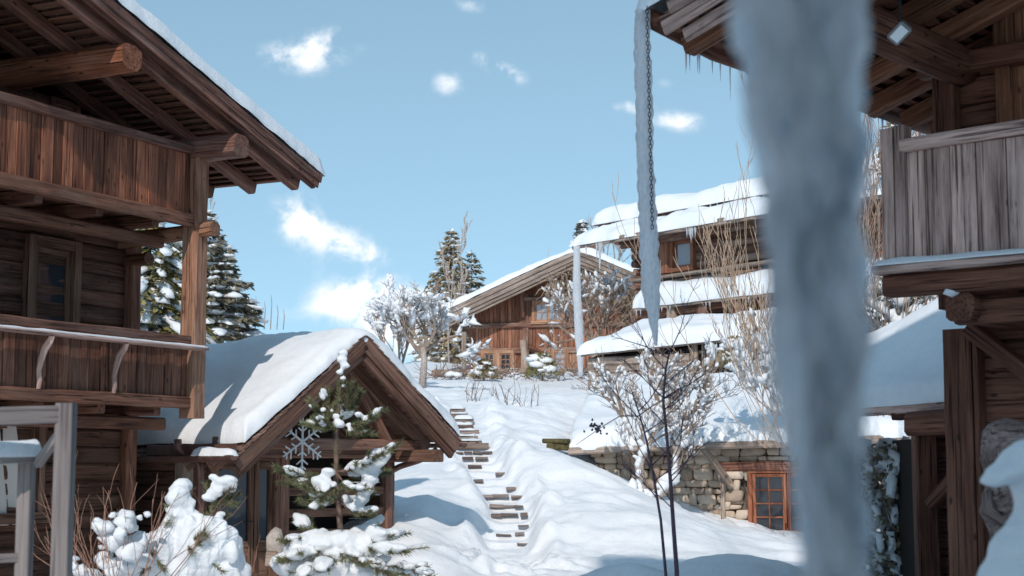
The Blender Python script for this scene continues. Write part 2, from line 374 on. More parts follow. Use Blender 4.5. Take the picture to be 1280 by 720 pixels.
        o = bpy.data.objects.new(name, me); COL.objects.link(o)
        if parent is not None: o.parent = parent; BASE[o] = b0
        else: o.location = b0; BASE[o] = b0
        return o
def tag(o, label, cat, group=None):
    o['label'] = label; o['category'] = cat
    if group: o['group'] = group
    return o
def thing(name, loc, label, cat, group=None):
    o = bpy.data.objects.new(name, None); COL.objects.link(o); o.location = loc; o.empty_display_size = .2
    BASE[o] = V(loc); return tag(o, label, cat, group)
def kind(o, k): o['kind'] = k; return o
def copy_tree(o, parent=None):
    c = o.copy(); COL.objects.link(c)
    if parent is not None: c.parent = parent
    for ch in [x for x in o.children]: copy_tree(ch, c)
    return c

class Frame:
    """building frame: a along the facade, b inwards (away from the facade), z up"""
    def __init__(s, ox, oy, ax, ay):
        l = math.hypot(ax, ay); s.o = V((ox, oy, 0)); s.a = V((ax/l, ay/l, 0)); s.b = V((-ay/l, ax/l, 0))
        if s.b.dot(s.o) < 0 and False: s.b = -s.b
    def __call__(s, a, b, z): return s.o+s.a*a+s.b*b+V((0, 0, z))

def snow_sheet(mb, f, nu, nv, t, edge=.22, seed=0, amp=.05, fs=1.3, sag=0, eu=(1, 1), ev=(1, 1), wob=.05, lu=None, lv=None):
    """snow lying on the surface f(u, v); rounded towards the edges flagged in eu / ev; lu, lv real lengths"""
    lu = lu or (f(1, .5)-f(0, .5)).length; lv = lv or (f(.5, 1)-f(.5, 0)).length
    top = []; bot = []
    off = V((seed*7.3, seed*3.1, 0))
    def dist(i, n):  # denser sampling at the edges
        x = i/n; return .5-.5*math.cos(math.pi*x)*(.35+.65*abs(math.cos(math.pi*x))) if n > 6 else x
    us = [dist(i, nu) for i in range(nu+1)]; vv = [dist(j, nv) for j in range(nv+1)]
    for u in us:
        rt = []; rb = []
        for v in vv:
            p = f(u, v)
            d = 1e9
            if eu[0]: d = min(d, u*lu)
            if eu[1]: d = min(d, (1-u)*lu)
            if ev[0]: d = min(d, v*lv)
            if ev[1]: d = min(d, (1-v)*lv)
            e = min(1, d/edge); k = math.sqrt(max(0, 1-(1-e)**2))
            n1 = noise.noise(p*fs+off); n2 = noise.noise(p*fs*3.1+off*2); n3 = noise.noise(p*fs*8+off*3)
            h = t*(.12+.88*k)+k*(amp*n1*2+amp*n2*.7)+amp*.35*n3
            # wobble of the outline
            q = p.copy()
            if e < 1:
                du = (f(min(1, u+.01), v)-f(max(0, u-.01), v)).normalized(); dv = (f(u, min(1, v+.01))-f(u, max(0, v-.01))).normalized()
                w1 = wob*(noise.noise(p*2.3+off)+.5*noise.noise(p*6.7+off))
                if eu[0] and u*lu < edge: q -= du*(w1*(1-e))
                if eu[1] and (1-u)*lu < edge: q += du*(w1*(1-e))
                if ev[0] and v*lv < edge: q -= dv*(w1*(1-e)); q.z -= sag*(1-e)
                if ev[1] and (1-v)*lv < edge: q += dv*(w1*(1-e))
            rt.append(q+V((0, 0, max(.012, h)))); rb.append(q)
        top.append(rt); bot.append(rb)
    mb.grid(top)
    # skirt + underside
    ring = [(i, 0) for i in range(nu+1)]+[(nu, j) for j in range(1, nv+1)]+[(i, nv) for i in range(nu-1, -1, -1)]+[(0, j) for j in range(nv-1, 0, -1)]
    n = len(ring)
    vs = [top[i][j] for i, j in ring]+[bot[i][j] for i, j in ring]
    mb.add(vs, [(k, n+k, n+(k+1) % n, (k+1) % n) for k in range(n)])

def bil(c00, c10, c11, c01):
    c00, c10, c11, c01 = V(c00), V(c10), V(c11), V(c01)
    return lambda u, v: c00*(1-u)*(1-v)+c10*u*(1-v)+c11*u*v+c01*(1-u)*v

def shingle_rows(mb, e0, e1, r0, r1, n, th=.022, lap=1.45, seg=.22, seed=1):
    """rows of wooden shingles from the eave e0-e1 up to the ridge r0-r1; each row tilted over the one below"""
    rr = random.Random(seed); e0, e1, r0, r1 = V(e0), V(e1), V(r0), V(r1)
    nrm = (e1-e0).cross(r0-e0).normalized()
    if nrm.z < 0: nrm = -nrm
    for i in range(n):
        t0, t1 = i/n, min(1, (i+lap)/n)
        a0, a1 = e0.lerp(r0, t0), e1.lerp(r1, t0); b0, b1 = e0.lerp(r0, t1), e1.lerp(r1, t1)
        L = (a1-a0).length; m = max(1, int(L/seg)); us = [0]+sorted(min(.999, max(.001, (k+rr.uniform(-.25, .25))/m)) for k in range(1, m))+[1]
        for k in range(m):
            u0, u1 = us[k], us[k+1]-.004/L; dj = rr.uniform(-.012, .012)
            sl = (b0-a0).normalized()*dj
            p = [a0.lerp(a1, u0)+sl, a0.lerp(a1, u1)+sl, b0.lerp(b1, u1), b0.lerp(b1, u0)]
            lo = [p[0]+nrm*(th*1.0), p[1]+nrm*(th*1.0), p[2]+nrm*.002, p[3]+nrm*.002]
            hi = [lo[0]+nrm*(th+rr.uniform(0, .008)), lo[1]+nrm*(th+rr.uniform(0, .008)), lo[2]+nrm*th*.8, lo[3]+nrm*th*.8]
            # grain runs up the slope: order so that p0->p1 is up-slope
            mb.hexa([lo[0], lo[3], lo[2], lo[1], hi[0], hi[3], hi[2], hi[1]], rnd=rr.random())

def planks(mb, f, a0, a1, z0, z1, pitch, th=.03, b=0, vertical=False, seed=0, gap=.006, jb=.006, jit=0, ch=.005, clip=None):
    """boards in a facade plane f(a, b, z). clip(acenter or zcenter) may return a reduced range"""
    rr = random.Random(seed+5)
    if vertical:
        x = a0
        while x < a1-1e-3:
            w = min(pitch*rr.uniform(.82, 1.2), a1-x)
            if a1-(x+w) < pitch*.35: w = a1-x
            c = x+w/2; bb = b+rr.uniform(-jb, jb)
            lo, hi = clip(c) if clip else (z0, z1)
            if hi-lo > .02: mb.beam(f(c, bb, lo), f(c, bb, hi), w-gap, th, up=f.b, ch=ch, jit=jit)
            x += w
    else:
        z = z0
        while z < z1-1e-3:
            w = min(pitch*rr.uniform(.85, 1.18), z1-z)
            if z1-(z+w) < pitch*.35: w = z1-z
            c = z+w/2; bb = b+rr.uniform(-jb, jb)
            lo, hi = clip(c) if clip else (a0, a1)
            if hi-lo > .02: mb.beam(f(lo, bb, c), f(hi, bb, c), th, w-gap, ch=ch, jit=jit)
            z += w

def window(parent, f, ac, zc, w, h, b, sashes=1, cols=2, rows=2, frame_mat='door_wood', glass='glass', casing=.09, bar=.022, depth=.06, fr=.05, sash_name='sash', label=None, pane_inset=.03):
    """casing, sashes with glazing bars, pane"""
    mb = MB()
    for s_ in (-1, 1):
        mb.beam(f(ac+s_*(w/2+casing/2), b, zc-h/2-casing), f(ac+s_*(w/2+casing/2), b, zc+h/2+casing), casing, depth, up=f.b)
    mb.beam(f(ac-w/2, b, zc+h/2+casing/2), f(ac+w/2, b, zc+h/2+casing/2), depth, casing)
    mb.beam(f(ac-w/2-casing*1.2, b-.02, zc-h/2-casing/2), f(ac+w/2+casing*1.2, b-.02, zc-h/2-casing/2), depth+.05, casing)
    win = mb.build('window', frame_mat, parent)
    if label: win['label'] = label
    sw = w/sashes
    for i in range(sashes):
        c = ac-w/2+sw*(i+.5); mb = MB(); bb = b+.02
        for s_ in (-1, 1): mb.beam(f(c+s_*(sw/2-fr/2), bb, zc-h/2), f(c+s_*(sw/2-fr/2), bb, zc+h/2), fr, .04, up=f.b)
        for s_ in (-1, 1): mb.beam(f(c-sw/2+fr, bb, zc+s_*(h/2-fr/2)), f(c+sw/2-fr, bb, zc+s_*(h/2-fr/2)), .04, fr)
        iw, ih = sw-2*fr, h-2*fr
        for k in range(1, cols): x = c-iw/2+iw*k/cols; mb.beam(f(x, bb, zc-ih/2), f(x, bb, zc+ih/2), bar, .03, up=f.b)
        for k in range(1, rows):
            z = zc-ih/2+ih*k/rows
            for j in range(cols):
                x0 = c-iw/2+iw*j/cols+(bar/2 if j else 0); x1 = c-iw/2+iw*(j+1)/cols-(bar/2 if j < cols-1 else 0)
                mb.beam(f(x0, bb, z), f(x1, bb, z), .026, bar)
        mb.build(sash_name, frame_mat, win)
        mb = MB(); mb.beam(f(c-iw/2, bb+pane_inset, zc), f(c+iw/2, bb+pane_inset, zc), .006, ih, ch=.001); mb.build('pane', glass, win)
    return win
def _apx(s, px, py, b):
    """position along the facade, at inward offset b, of photo pixel px, py"""
    r = ((px-640)/FPX)/(_c-(360-py)/FPX*_s); o = s.o+s.b*b
    return (r*o.y-o.x)/(s.a.x-r*s.a.y)
Frame.px = _apx
def zpy(py, y): return P(640, py, y).z
def _zat(s, px, py, b):
    a = s.px(px, py, b); return zpy(py, s(a, b, 0).y)
Frame.z = _zat

# ============================================================ TERRAIN
def ctl():
    c = []
    for px, py, d in [(635, 678, 27.0), (641, 643, 28.3), (627, 619, 29.5), (613, 601, 30.4), (600, 573, 32.0), (588, 560, 33), (582, 518, 36),
                      (540, 640, 27.3), (505, 648, 26.4), (560, 600, 29.6), (520, 580, 32), (490, 570, 33), (545, 556, 34), (480, 556, 35),
                      (655, 566, 31.2), (700, 572, 31.0), (720, 598, 29.8), (790, 628, 28.8), (880, 655, 28.2), (985, 682, 27.6),
                      (690, 640, 27.4), (760, 665, 26.4), (860, 685, 26.0), (640, 705, 25.6), (560, 695, 25), (900, 708, 25), (1000, 705, 25.5),
                      (750, 588, 32.8), (850, 638, 31.5), (930, 668, 30.9), (1010, 682, 30.6), (965, 676, 30.6),
                      (620, 535, 35), (655, 548, 34), (700, 545, 34.6), (560, 503, 38), (620, 500, 38.5), (700, 495, 41), (740, 500, 38.5), (660, 488, 46), (580, 478, 52), (735, 474, 55), (560, 470, 60), (740, 466, 60), (650, 467, 60)]:
        p = P(px, py, d); c.append((p.x, p.y, p.z))
    c += [(-2.5, 24.5, .1), (-4, 22, .05), (-5, 15, 0), (0, 8, 0), (4, 15, .1), (4.5, 21, .3), (6, 27, .4), (9, 29, .4), (9, 20, .2), (0, 0, 0), (-10, 5, 0), (10, 5, 0),
          (-12, 22, .2), (-9, 33, 1.5), (-12, 45, 3.8), (9, 40, 3.2), (13, 46, 4.4), (-14, 60, 5.2), (14, 60, 5.7), (0, 74, 6.6), (-14, 74, 6.4), (14, 74, 7),
          (0, 18, .0), (-1.5, 20, .1), (2.5, 20, .2), (-4, 29, .6), (-5, 35, 2.4), (6, 37, 2.4), (4, 36.5, 2.0)]
    return np.array(c)
CT = ctl()
def _tps_fit(c, lam=.02):
    n = len(c); X = c[:, :2]; d = np.linalg.norm(X[:, None]-X[None], axis=2)
    K = np.where(d > 0, d*d*np.log(d+1e-12), 0)+lam*np.eye(n)
    Pm = np.hstack([np.ones((n, 1)), X]); A = np.vstack([np.hstack([K, Pm]), np.hstack([Pm.T, np.zeros((3, 3))])])
    return np.linalg.solve(A, np.concatenate([c[:, 2], [0, 0, 0]]))
TW = _tps_fit(CT)
_rs = np.random.RandomState(4); _perm = _rs.rand(256, 256)
def vn(x, y):
    xi = np.floor(x).astype(int); yi = np.floor(y).astype(int); fx = x-xi; fy = y-yi
    fx = fx*fx*(3-2*fx); fy = fy*fy*(3-2*fy)
    g = lambda a, b: _perm[a & 255, b & 255]
    return (g(xi, yi)*(1-fx)+g(xi+1, yi)*fx)*(1-fy)+(g(xi, yi+1)*(1-fx)+g(xi+1, yi+1)*fx)*fy-.5
PATH = [P(px, py, d) for px, py, d in [(636, 712, 25.2), (636, 690, 26.4), (635, 678, 27.0), (641, 643, 28.3), (627, 619, 29.5), (613, 601, 30.4), (600, 573, 32.0), (588, 560, 33), (582, 518, 36), (582, 505, 37.5)]]
PY_ = np.array([p.y for p in PATH]); PX_ = np.array([p.x for p in PATH]); PZ_ = np.array([p.z for p in PATH])
MOUNDS = []
for px, py, d, sx, sy, h in [(525, 668, 23.4, .62, .55, .50), (445, 705, 21, .8, .6, .30), (770, 700, 17.6, .80, .5, .66), (905, 700, 20.5, 1.0, .7, .42),
                             (600, 705, 23.8, .4, .3, .16), (700, 655, 26.6, .8, .6, .12), (690, 585, 30.4, .6, .5, .12), (560, 622, 28.2, .5, .4, .14), (830, 668, 26.8, .9, .5, .12)]:
    q = P(px, py, d); MOUNDS.append((q.x, q.y, sx, sy, h))
STEPS = [(634, 690), (634, 678), (640, 666), (640, 655), (640, 643), (632, 631), (627, 619), (621, 609), (612, 600), (611, 591), (605, 582), (599, 572), (592, 564)]
def step_d(py): return float(np.interp(-py, [-712, -690, -678, -643, -619, -601, -573, -560], [25.2, 26.4, 27, 28.3, 29.5, 30.4, 32, 33]))
SD = np.array([step_d(py) for _, py in STEPS]); SZ = np.array([P(640, py, step_d(py)).z for _, py in STEPS])
def stair_z(y):
    base = np.interp(y, PY_, PZ_)
    # treads: flat behind every riser, risers at SD
    k = np.searchsorted(SD, y)-1; inside = (y > SD[0]) & (y < SD[-1]+.35)
    zt = SZ[np.clip(k, 0, len(SZ)-1)]+.02*(y-SD[np.clip(k, 0, len(SD)-1)])
    return np.where(inside, .8*zt+.2*base+.02, base)
def ground(x, y):
    x = np.asarray(x, float); y = np.asarray(y, float)
    xc = np.clip(x, -14, 14); yc = np.clip(y, -3, 74)
    z = TW[-3]+TW[-2]*xc+TW[-1]*yc
    for i, (cx_, cy_, _) in enumerate(CT):
        d2 = (xc-cx_)**2+(yc-cy_)**2; z = z+TW[i]*.5*d2*np.log(d2+1e-12)
    z = np.maximum(z, -.35)
    far = np.clip((y-74)/200, 0, 1); z = z-far*30
    for mx, my, sx, sy, h in MOUNDS: 
        r2 = ((x-mx)/sx)**2+((y-my)/sy)**2; z = z+h*np.exp(-(r2**1.4)*.6)
    # trodden path
    px = np.interp(y, PY_, PX_); pz = stair_z(y); d = np.abs(x-px+.06*vn(y*2.2, y*0+3)); inr = ((y > 24.6) & (y < 37.4))
    near = np.exp(-(d/.62)**4)*inr
    trench = np.exp(-(d/.40)**6)*inr
    rough = (vn(x*6, y*6)*.16+vn(x*14, y*14)*.09+vn(x*29, y*29)*.03)
    z = z+vn(x*.7+3, y*.7)*.12+vn(x*1.3, y*2.6+9)*.16+vn(x*4, y*5)*.045+vn(x*11, y*11)*.012+vn(x*23, y*23)*.006+near*rough*.9
    # banks cleared to the sides of the path
    z = z+.20*np.exp(-((d-.66)/.22)**2)*inr*(.6+1.4*vn(x*2.5, y*2.5+4))
    st = pz-.03+rough*.16
    z = z*(1-trench)+st*trench
    # churned snow at the foot of the stairs
    q = np.exp(-(((x+.15)/1.3)**2+((y-24.6)/1.5)**2)**2)
    z = z+q*(vn(x*5, y*5)*.16+vn(x*12, y*12)*.09+vn(x*25, y*25)*.03)
    q2 = np.exp(-(((x-2.6)/2.3)**2+((y-24.6)/1.2)**2)**2)
    z = z+q2*(vn(x*6, y*9)*.05)
    return z
def gz(x, y): return float(ground(np.array([x]), np.array([y]))[0])
def axis(brk):
    out = [];
    for (a, b, st) in brk:
        n = max(1, int(round((b-a)/st))); out += [a+(b-a)*i/n for i in range(n)]
    out.append(brk[-1][1]); return np.array(out)
xs = axis([(-900, -100, 100), (-100, -20, 16), (-20, -4, .8), (-4, -2.2, .1), (-2.2, 1.2, .05), (1.2, 6, .075), (6, 20, .8), (20, 100, 16), (100, 900, 100)])
ys = axis([(-300, -20, 40), (-20, 12, 2), (12, 16, .4), (16, 23.5, .09), (23.5, 38, .055), (38, 50, .2), (50, 64, .5), (64, 100, 4), (100, 900, 50)])
XX, YY = np.meshgrid(xs, ys, indexing='ij'); ZZ = ground(XX, YY)
nx, ny = XX.shape
me = bpy.data.meshes.new('snow_ground')
idx = np.arange(nx*ny).reshape(nx, ny)
fc = np.stack([idx[:-1, :-1], idx[1:, :-1], idx[1:, 1:], idx[:-1, 1:]], axis=-1).reshape(-1, 4)
me.vertices.add(nx*ny); me.vertices.foreach_set('co', np.stack([XX, YY, ZZ], axis=-1).ravel())
me.loops.add(fc.size); me.loops.foreach_set('vertex_index', fc.ravel().astype(np.int32))
me.polygons.add(len(fc)); me.polygons.foreach_set('loop_start', np.arange(0, fc.size, 4, dtype=np.int32)); me.polygons.foreach_set('loop_total', np.full(len(fc), 4, dtype=np.int32))
me.polygons.foreach_set('use_smooth', [True]*len(fc)); me.update(calc_edges=True); me.validate()
me.materials.append(MAT['ground_snow'])
go = bpy.data.objects.new('snow_ground', me); COL.objects.link(go); kind(go, 'structure')

# ============================================================ LEFT CHALET
LB = Frame(-4.4, 22, .451, .893)
t = thing('chalet', LB(-3, 3, 0), 'large dark log chalet on the left with two plank balconies', 'chalet')
LT_ = t
SL = .31
def lroof(s): return 6.05+SL*(1.85-s) if s > -7 else 6.05+SL*8.85-SL*(-7-s)
# walls
mb = MB()
planks(mb, LB, -13, .26, -.3, 8.6, .21, th=.10, b=1.35, seed=1, jb=.012, jit=.012, ch=.03, clip=lambda z: (max(-13, -7-(6.05+SL*8.85-.35-z)/SL), min(.26, 1.85-(z+.33-6.05)/SL)) if z > 6.0 else (-13, .26))
side = [LB(.15, 1.4, -.3), LB(.15, 1.4, 6.2), LB(.15, 9, 6.2), LB(.15, 9, -.3)]
planks(mb, lambda a, b, z: LB(.2+b, a, z), 1.42, 9.4, -.3, 6.2, .21, th=.09, b=0, seed=2, ch=.03) if False else None
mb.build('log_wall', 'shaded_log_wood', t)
mb = MB(); z = -.3
rr = random.Random(3)
while z < 6.15:
    w = .21*rr.uniform(.85, 1.15); mb.beam(LB(.2, 1.41, z+w/2), LB(.2, 9.4, z+w/2), .1, w-.008, ch=.03); z += w
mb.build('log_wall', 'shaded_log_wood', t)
mb = MB(); mb.prism([LB(.1, 1.45, -.3), LB(.1, 1.45, 6.2), LB(-7, 1.45, 8.4), LB(-13, 1.45, 6.4), LB(-13, 1.45, -.3)], LB.b*8)
mb.build('inner_wall', 'interior_shade', t)
mb = MB(); mb.beam(LB(.2, 1.25, -.3), LB(.2, 1.25, 5.0), .2, .16, up=LB.b, ch=.015, jit=.01)
mb.build('corner_post', 'old_dark_wood', t)
window(t, LB, -1.40, 4.12, .72, 1.12, 1.27, 1, 1, 1, 'door_wood', 'glass', casing=.14, depth=.12, fr=.09, pane_inset=.02)
w = window(t, LB, -2.55, 1.75, 1.9, 1.15, 1.27, 2, 1, 1, 'door_wood', 'glass', casing=.14, depth=.12, fr=.07, pane_inset=.05)
mb = MB()
for (c0, sg) in ((LB.px(20, 620, 1.27), 1),):
    rows = []
    for i in range(9):
        zz = 2.3-i*.16; rows.append([LB(c0-.62+.11*k+(.055*i*(.3+k*.07)), 1.27+.05*math.sin(k*2.4), zz) for k in range(6)])
    mb.grid(rows)
mb.build('curtain', 'curtain', t, smooth=True)
window(t, LB, -1.25, 6.52, .42, .30, 1.28, 1, 2, 1, 'old_dark_wood', 'glass', casing=.07, depth=.07)
# upper balcony
def bal(z0, z1, sA, sB, mat, rmat, pitch, seed, rail_h=.13, fas=.18):
    bl = kind_none = None
    mb = MB(); planks(mb, LB, sA, sB, z0, z1, pitch, th=.035, b=0, vertical=True, seed=seed, jb=.010, ch=.006)
    o = mb.build('balcony_railing', mat, t)
    mb = MB(); mb.beam(LB(sA, -.01, z1+rail_h/2-.01), LB(sB, -.01, z1+rail_h/2-.01), .15, rail_h, ch=.02, jit=.012); mb.build('handrail', rmat, o)
    mb = MB(); mb.beam(LB(sA, -.045, z0-fas/2+.03), LB(sB, -.045, z0-fas/2+.03), .09, fas, ch=.02, jit=.008); mb.build('fascia_board', 'old_dark_wood', o)
    mb = MB()
    x = .06
    while x < 1.25: mb.beam(LB(sA, x+.07, z0-.03), LB(sB, x+.07, z0-.03), .135, .05); x += .143
    for s in np.arange(sB-.7, sA, -1.1): mb.beam(LB(s, .0, z0-.15), LB(s, 1.28, z0-.15), .14, .18, ch=.02)
    mb.beam(LB(sA, .5, z0-.33), LB(sB, .5, z0-.33), .17, .17, ch=.03, jit=.01)
    mb.build('balcony_floor', 'old_dark_wood', t)
    return o
bal(5.2, 6.07, -9.5, -.15, 'red_board_wood', 'rail_wood', .20, 12)
lowb = bal(2.68, 3.43, -9.5, -.02, 'old_dark_wood', 'rail_wood', .19, 22, fas=.16)
mb = MB(); mb.beam(LB(-9.5, -.20, 3.36), LB(-.02, -.20, 3.36), .20, .035, ch=.008); sh = mb.build('flower_shelf', 'grey_board_wood', t)
mb = MB(); snow_sheet(mb, bil(LB(-9.5, -.29, 3.378), LB(-.03, -.29, 3.378), LB(-.03, -.115, 3.378), LB(-9.5, -.115, 3.378)), 90, 4, .028, edge=.05, amp=.006, fs=3, wob=.01)
mb.build('snow_cover', 'roof_snow', sh, smooth=True)
for px in (52, 146, -60):
    s = LB.px(px, 460, -.12); mb = MB()
    pts = [LB(s, -.27, 3.33), LB(s, -.24, 3.27), LB(s, -.16, 3.18), LB(s, -.11, 3.05), LB(s, -.075, 2.92), LB(s, -.09, 2.80), LB(s, -.075, 2.70)]
    mb.tube(pts, [.035, .042, .046, .04, .032, .034, .028], 8); mb.build('bracket', 'grey_board_wood', t)
# posts, purlins, beams
mb = MB(); mb.beam(LB(0, 0, 2.42), LB(0, 0, 6.02), .27, .27, up=LB.b, ch=.03, jit=.018); mb.build('balcony_post', 'post_wood', t)
mb = MB(); mb.beam(LB(0, 1.5, 4.94), LB(0, -.34, 5.03), .20, .21, ch=.05, jit=.03); mb.build('floor_beam', 'post_wood', t)
mb = MB(); mb.beam(LB(.15, 1.6, 4.70), LB(.15, .92, 4.70), .2, .17, ch=.05, jit=.02); mb.build('floor_beam', 'old_dark_wood', t)
for s, zc, w, o in ((0, 6.15, .34, .76), (-2.3, 6.15+.31*2.3, .36, .76), (-4.6, 7.57, .36, .76), (-7, 8.32, .36, .76)):
    mb = MB(); mb.beam(LB(s, 2.2, zc), LB(s, -o, zc), w, w*.92, ch=.07, jit=.025); mb.build('purlin', 'beam_end_wood' if s == -2.3 else 'rail_wood' if s == 0 else 'old_dark_wood', t)
# roof: rafters, boards, shingles, verge, snow
for b_ in np.arange(-.48, 8, .78):
    for (s0, s1) in ((1.72 if b_ < 2 else 1.75, -7),):
        mb = MB(); mb.beam(LB(s0, b_, lroof(s0)-.19), LB(s1, b_, lroof(s1)-.19), .14, .18, ch=.02, jit=.008); mb.build('rafter', 'rail_wood' if b_ < 1 else 'old_dark_wood', t)
mb = MB(); s = 1.85; rr = random.Random(8)
while s > -7:
    w = rr.uniform(.13, .2); s2 = max(-7, s-w)
    c = (s+s2)/2; mb.beam(LB(c, -.78, lroof(c)-.075+rr.uniform(-.004, .004)), LB(c, 8.5, lroof(c)-.075), w-.01, .03, up=V((0, 0, 1))); s = s2
rf = mb.build('roof', 'old_dark_wood', t)
mb = MB(); shingle_rows(mb, LB(1.88, -.84, lroof(1.88)-.06), LB(1.88, 8.5, lroof(1.88)-.06), LB(-7, -.84, lroof(-7)-.06), LB(-7, 8.5, lroof(-7)-.06), 50, seg=.24, th=.02); mb.build('shingles', 'shingle_wood', rf)
mb = MB(); mb.hexa([LB(-7, -.8, lroof(-7)-.08), LB(-16, -.8, lroof(-16)-.08), LB(-16, 8.5, lroof(-16)-.08), LB(-7, 8.5, lroof(-7)-.08), LB(-7, -.8, lroof(-7)), LB(-16, -.8, lroof(-16)), LB(-16, 8.5, lroof(-16)), LB(-7, 8.5, lroof(-7))]); mb.build('roof', 'old_dark_wood', t)
mb = MB()
mb.beam(LB(1.84, -.80, lroof(1.84)-.13), LB(-7, -.80, lroof(-7)-.13), .035, .17); mb.beam(LB(1.86, -.835, lroof(1.86)-.075), LB(-7, -.835, lroof(-7)-.075), .03, .11)
mb.beam(LB(1.80, -.74, lroof(1.8)-.20), LB(-7, -.74, lroof(-7)-.20), .07, .07)
mb.build('verge_board', 'rail_wood', rf)
mb = MB(); snow_sheet(mb, bil(LB(1.93, -.87, lroof(1.93)), LB(-7, -.87, lroof(-7)), LB(-7, 8.5, lroof(-7)), LB(1.93, 8.5, lroof(1.93))), 110, 26, .30, edge=.17, amp=.02, wob=.035, eu=(1, 0), seed=2, fs=1.1)
snow_sheet(mb, bil(LB(-7, -.87, lroof(-7)), LB(-16, -.87, lroof(-16)), LB(-16, 8.5, lroof(-16)), LB(-7, 8.5, lroof(-7))), 20, 8, .23, edge=.17, amp=.02, eu=(0, 1), seed=2)
mb.build('snow_cover', 'roof_snow', rf, smooth=True)

# ============================================================ PAVILION
PV = Frame(-2.22, 24, .659, .752)
AP = 3.78; PS = .755; HL, HR = 2.40, 2.03
def pr(a): return AP-PS*abs(a)
PVO = thing('entrance_pavilion', PV(0, 3, 0), 'small gabled wooden entrance porch with thick snow on its shingle roof and copper downpipes', 'pavilion')
t = PVO
def slope_boards(mb, a0, a1, b0, b1, dz, pitch, th):
    n = int(abs(a1-a0)/pitch); 
    for i in range(n):
        c0 = a0+(a1-a0)*(i+.5)/n; sgn = 1 if a1 > a0 else -1
        nrm = V((0, 0, 1))+PV.a*(PS*sgn)
        mb.beam(PV(c0, b0, pr(c0)-dz), PV(c0, b1, pr(c0)-dz), abs(a1-a0)/n*math.sqrt(1+PS*PS)-.008, th, up=nrm)
mb = MB(); slope_boards(mb, .0, -HL, .02, 6.5, .10, .12, .025); slope_boards(mb, 0, HR, .02, 6.5, .10, .12, .025)
rf = mb.build('roof', 'pavilion_wood', t)
mb = MB()
e = -HL-.06; shingle_rows(mb, PV(e, -.05, pr(e)-.075), PV(e, 6.5, pr(e)-.075), PV(0, -.05, AP-.075), PV(0, 6.5, AP-.075), 20, th=.022, seg=.2, seed=4)
e = HR+.05; shingle_rows(mb, PV(e, -.05, pr(e)-.075), PV(e, 6.5, pr(e)-.075), PV(0, -.05, AP-.075), PV(0, 6.5, AP-.075), 18, th=.022, seg=.2, seed=5)
mb.build('shingles', 'shingle_wood', rf)
for sg, H in ((-1, HL), (1, HR)):
    mb = MB()
    def ln(a0, a1, b_, dz, w, h, mm=mb): mm.beam(PV(a0, b_, pr(a0)-dz), PV(a1, b_, pr(a1)-dz), w, h, up=V((0, 0, 1)), ch=.008)
    ln(sg*.0, sg*H, -.015, .185, .045, .20); ln(sg*.0, sg*(H-.04), .05, .31, .08, .19)
    mb.build('verge_board', 'pavilion_wood', rf)
    for b_ in (.62, 1.25, 2.2, 3.2):
        mb = MB(); mb.beam(PV(0, b_, AP-.24), PV(sg*(H-.05), b_, pr(H-.05)-.24), .12, .20, ch=.015); mb.build('rafter', 'pavilion_wood', t)
mb = MB(); mb.beam(PV(0, .03, AP-.33), PV(0, 6.4, AP-.33), .16, .2, ch=.03); mb.build('ridge_beam', 'pavilion_wood', t)
for a_ in (-2.12, 1.72):
    mb = MB(); mb.beam(PV(a_, .08, 1.93), PV(a_, 6.3, 1.93), .2, .2, ch=.02); mb.build('wall_plate', 'pavilion_wood', t)
mb = MB(); mb.beam(PV(-2.28, .62, 2.10), PV(1.78, .62, 2.10), .14, .17, ch=.02); mb.build('tie_beam', 'pavilion_wood', t)
mb = MB(); mb.beam(PV(-2.3, 1.28, 1.97), PV(1.8, 1.28, 1.97), .14, .16, ch=.02); mb.build('tie_beam', 'pavilion_wood', t)
for a0, z0, a1, z1 in ((-1.5, 2.15, -.75, 2.85), (1.1, 2.15, .55, 2.9)):
    mb = MB(); mb.beam(PV(a0, .62, z0), PV(a1, .62, z1), .12, .13, ch=.01, up=PV.b); mb.build('brace', 'pavilion_wood', t)
# front wall at b=1.3
PB = 1.3
xl = PV.px(222, 620, PB); xd0, xd1 = PV.px(262, 620, PB), PV.px(345, 620, PB); xm = PV.px(351, 620, PB); xr = PV.px(484, 620, PB)
mb = MB(); mb.beam(PV(xl+.1, PB, -.1), PV(xl+.1, PB, 1.9), .2, .2, up=PV.b, ch=.02, jit=.015); mb.build('post', 'fence_wood', t, )['label'] = 'pale weathered post at the left corner of the porch'
for x, w in ((xm+.02, .17), (xr, .18)):
    mb = MB(); mb.beam(PV(x, PB, -.1), PV(x, PB, 1.9), w, .18, up=PV.b, ch=.015); mb.build('post', 'pavilion_wood', t)
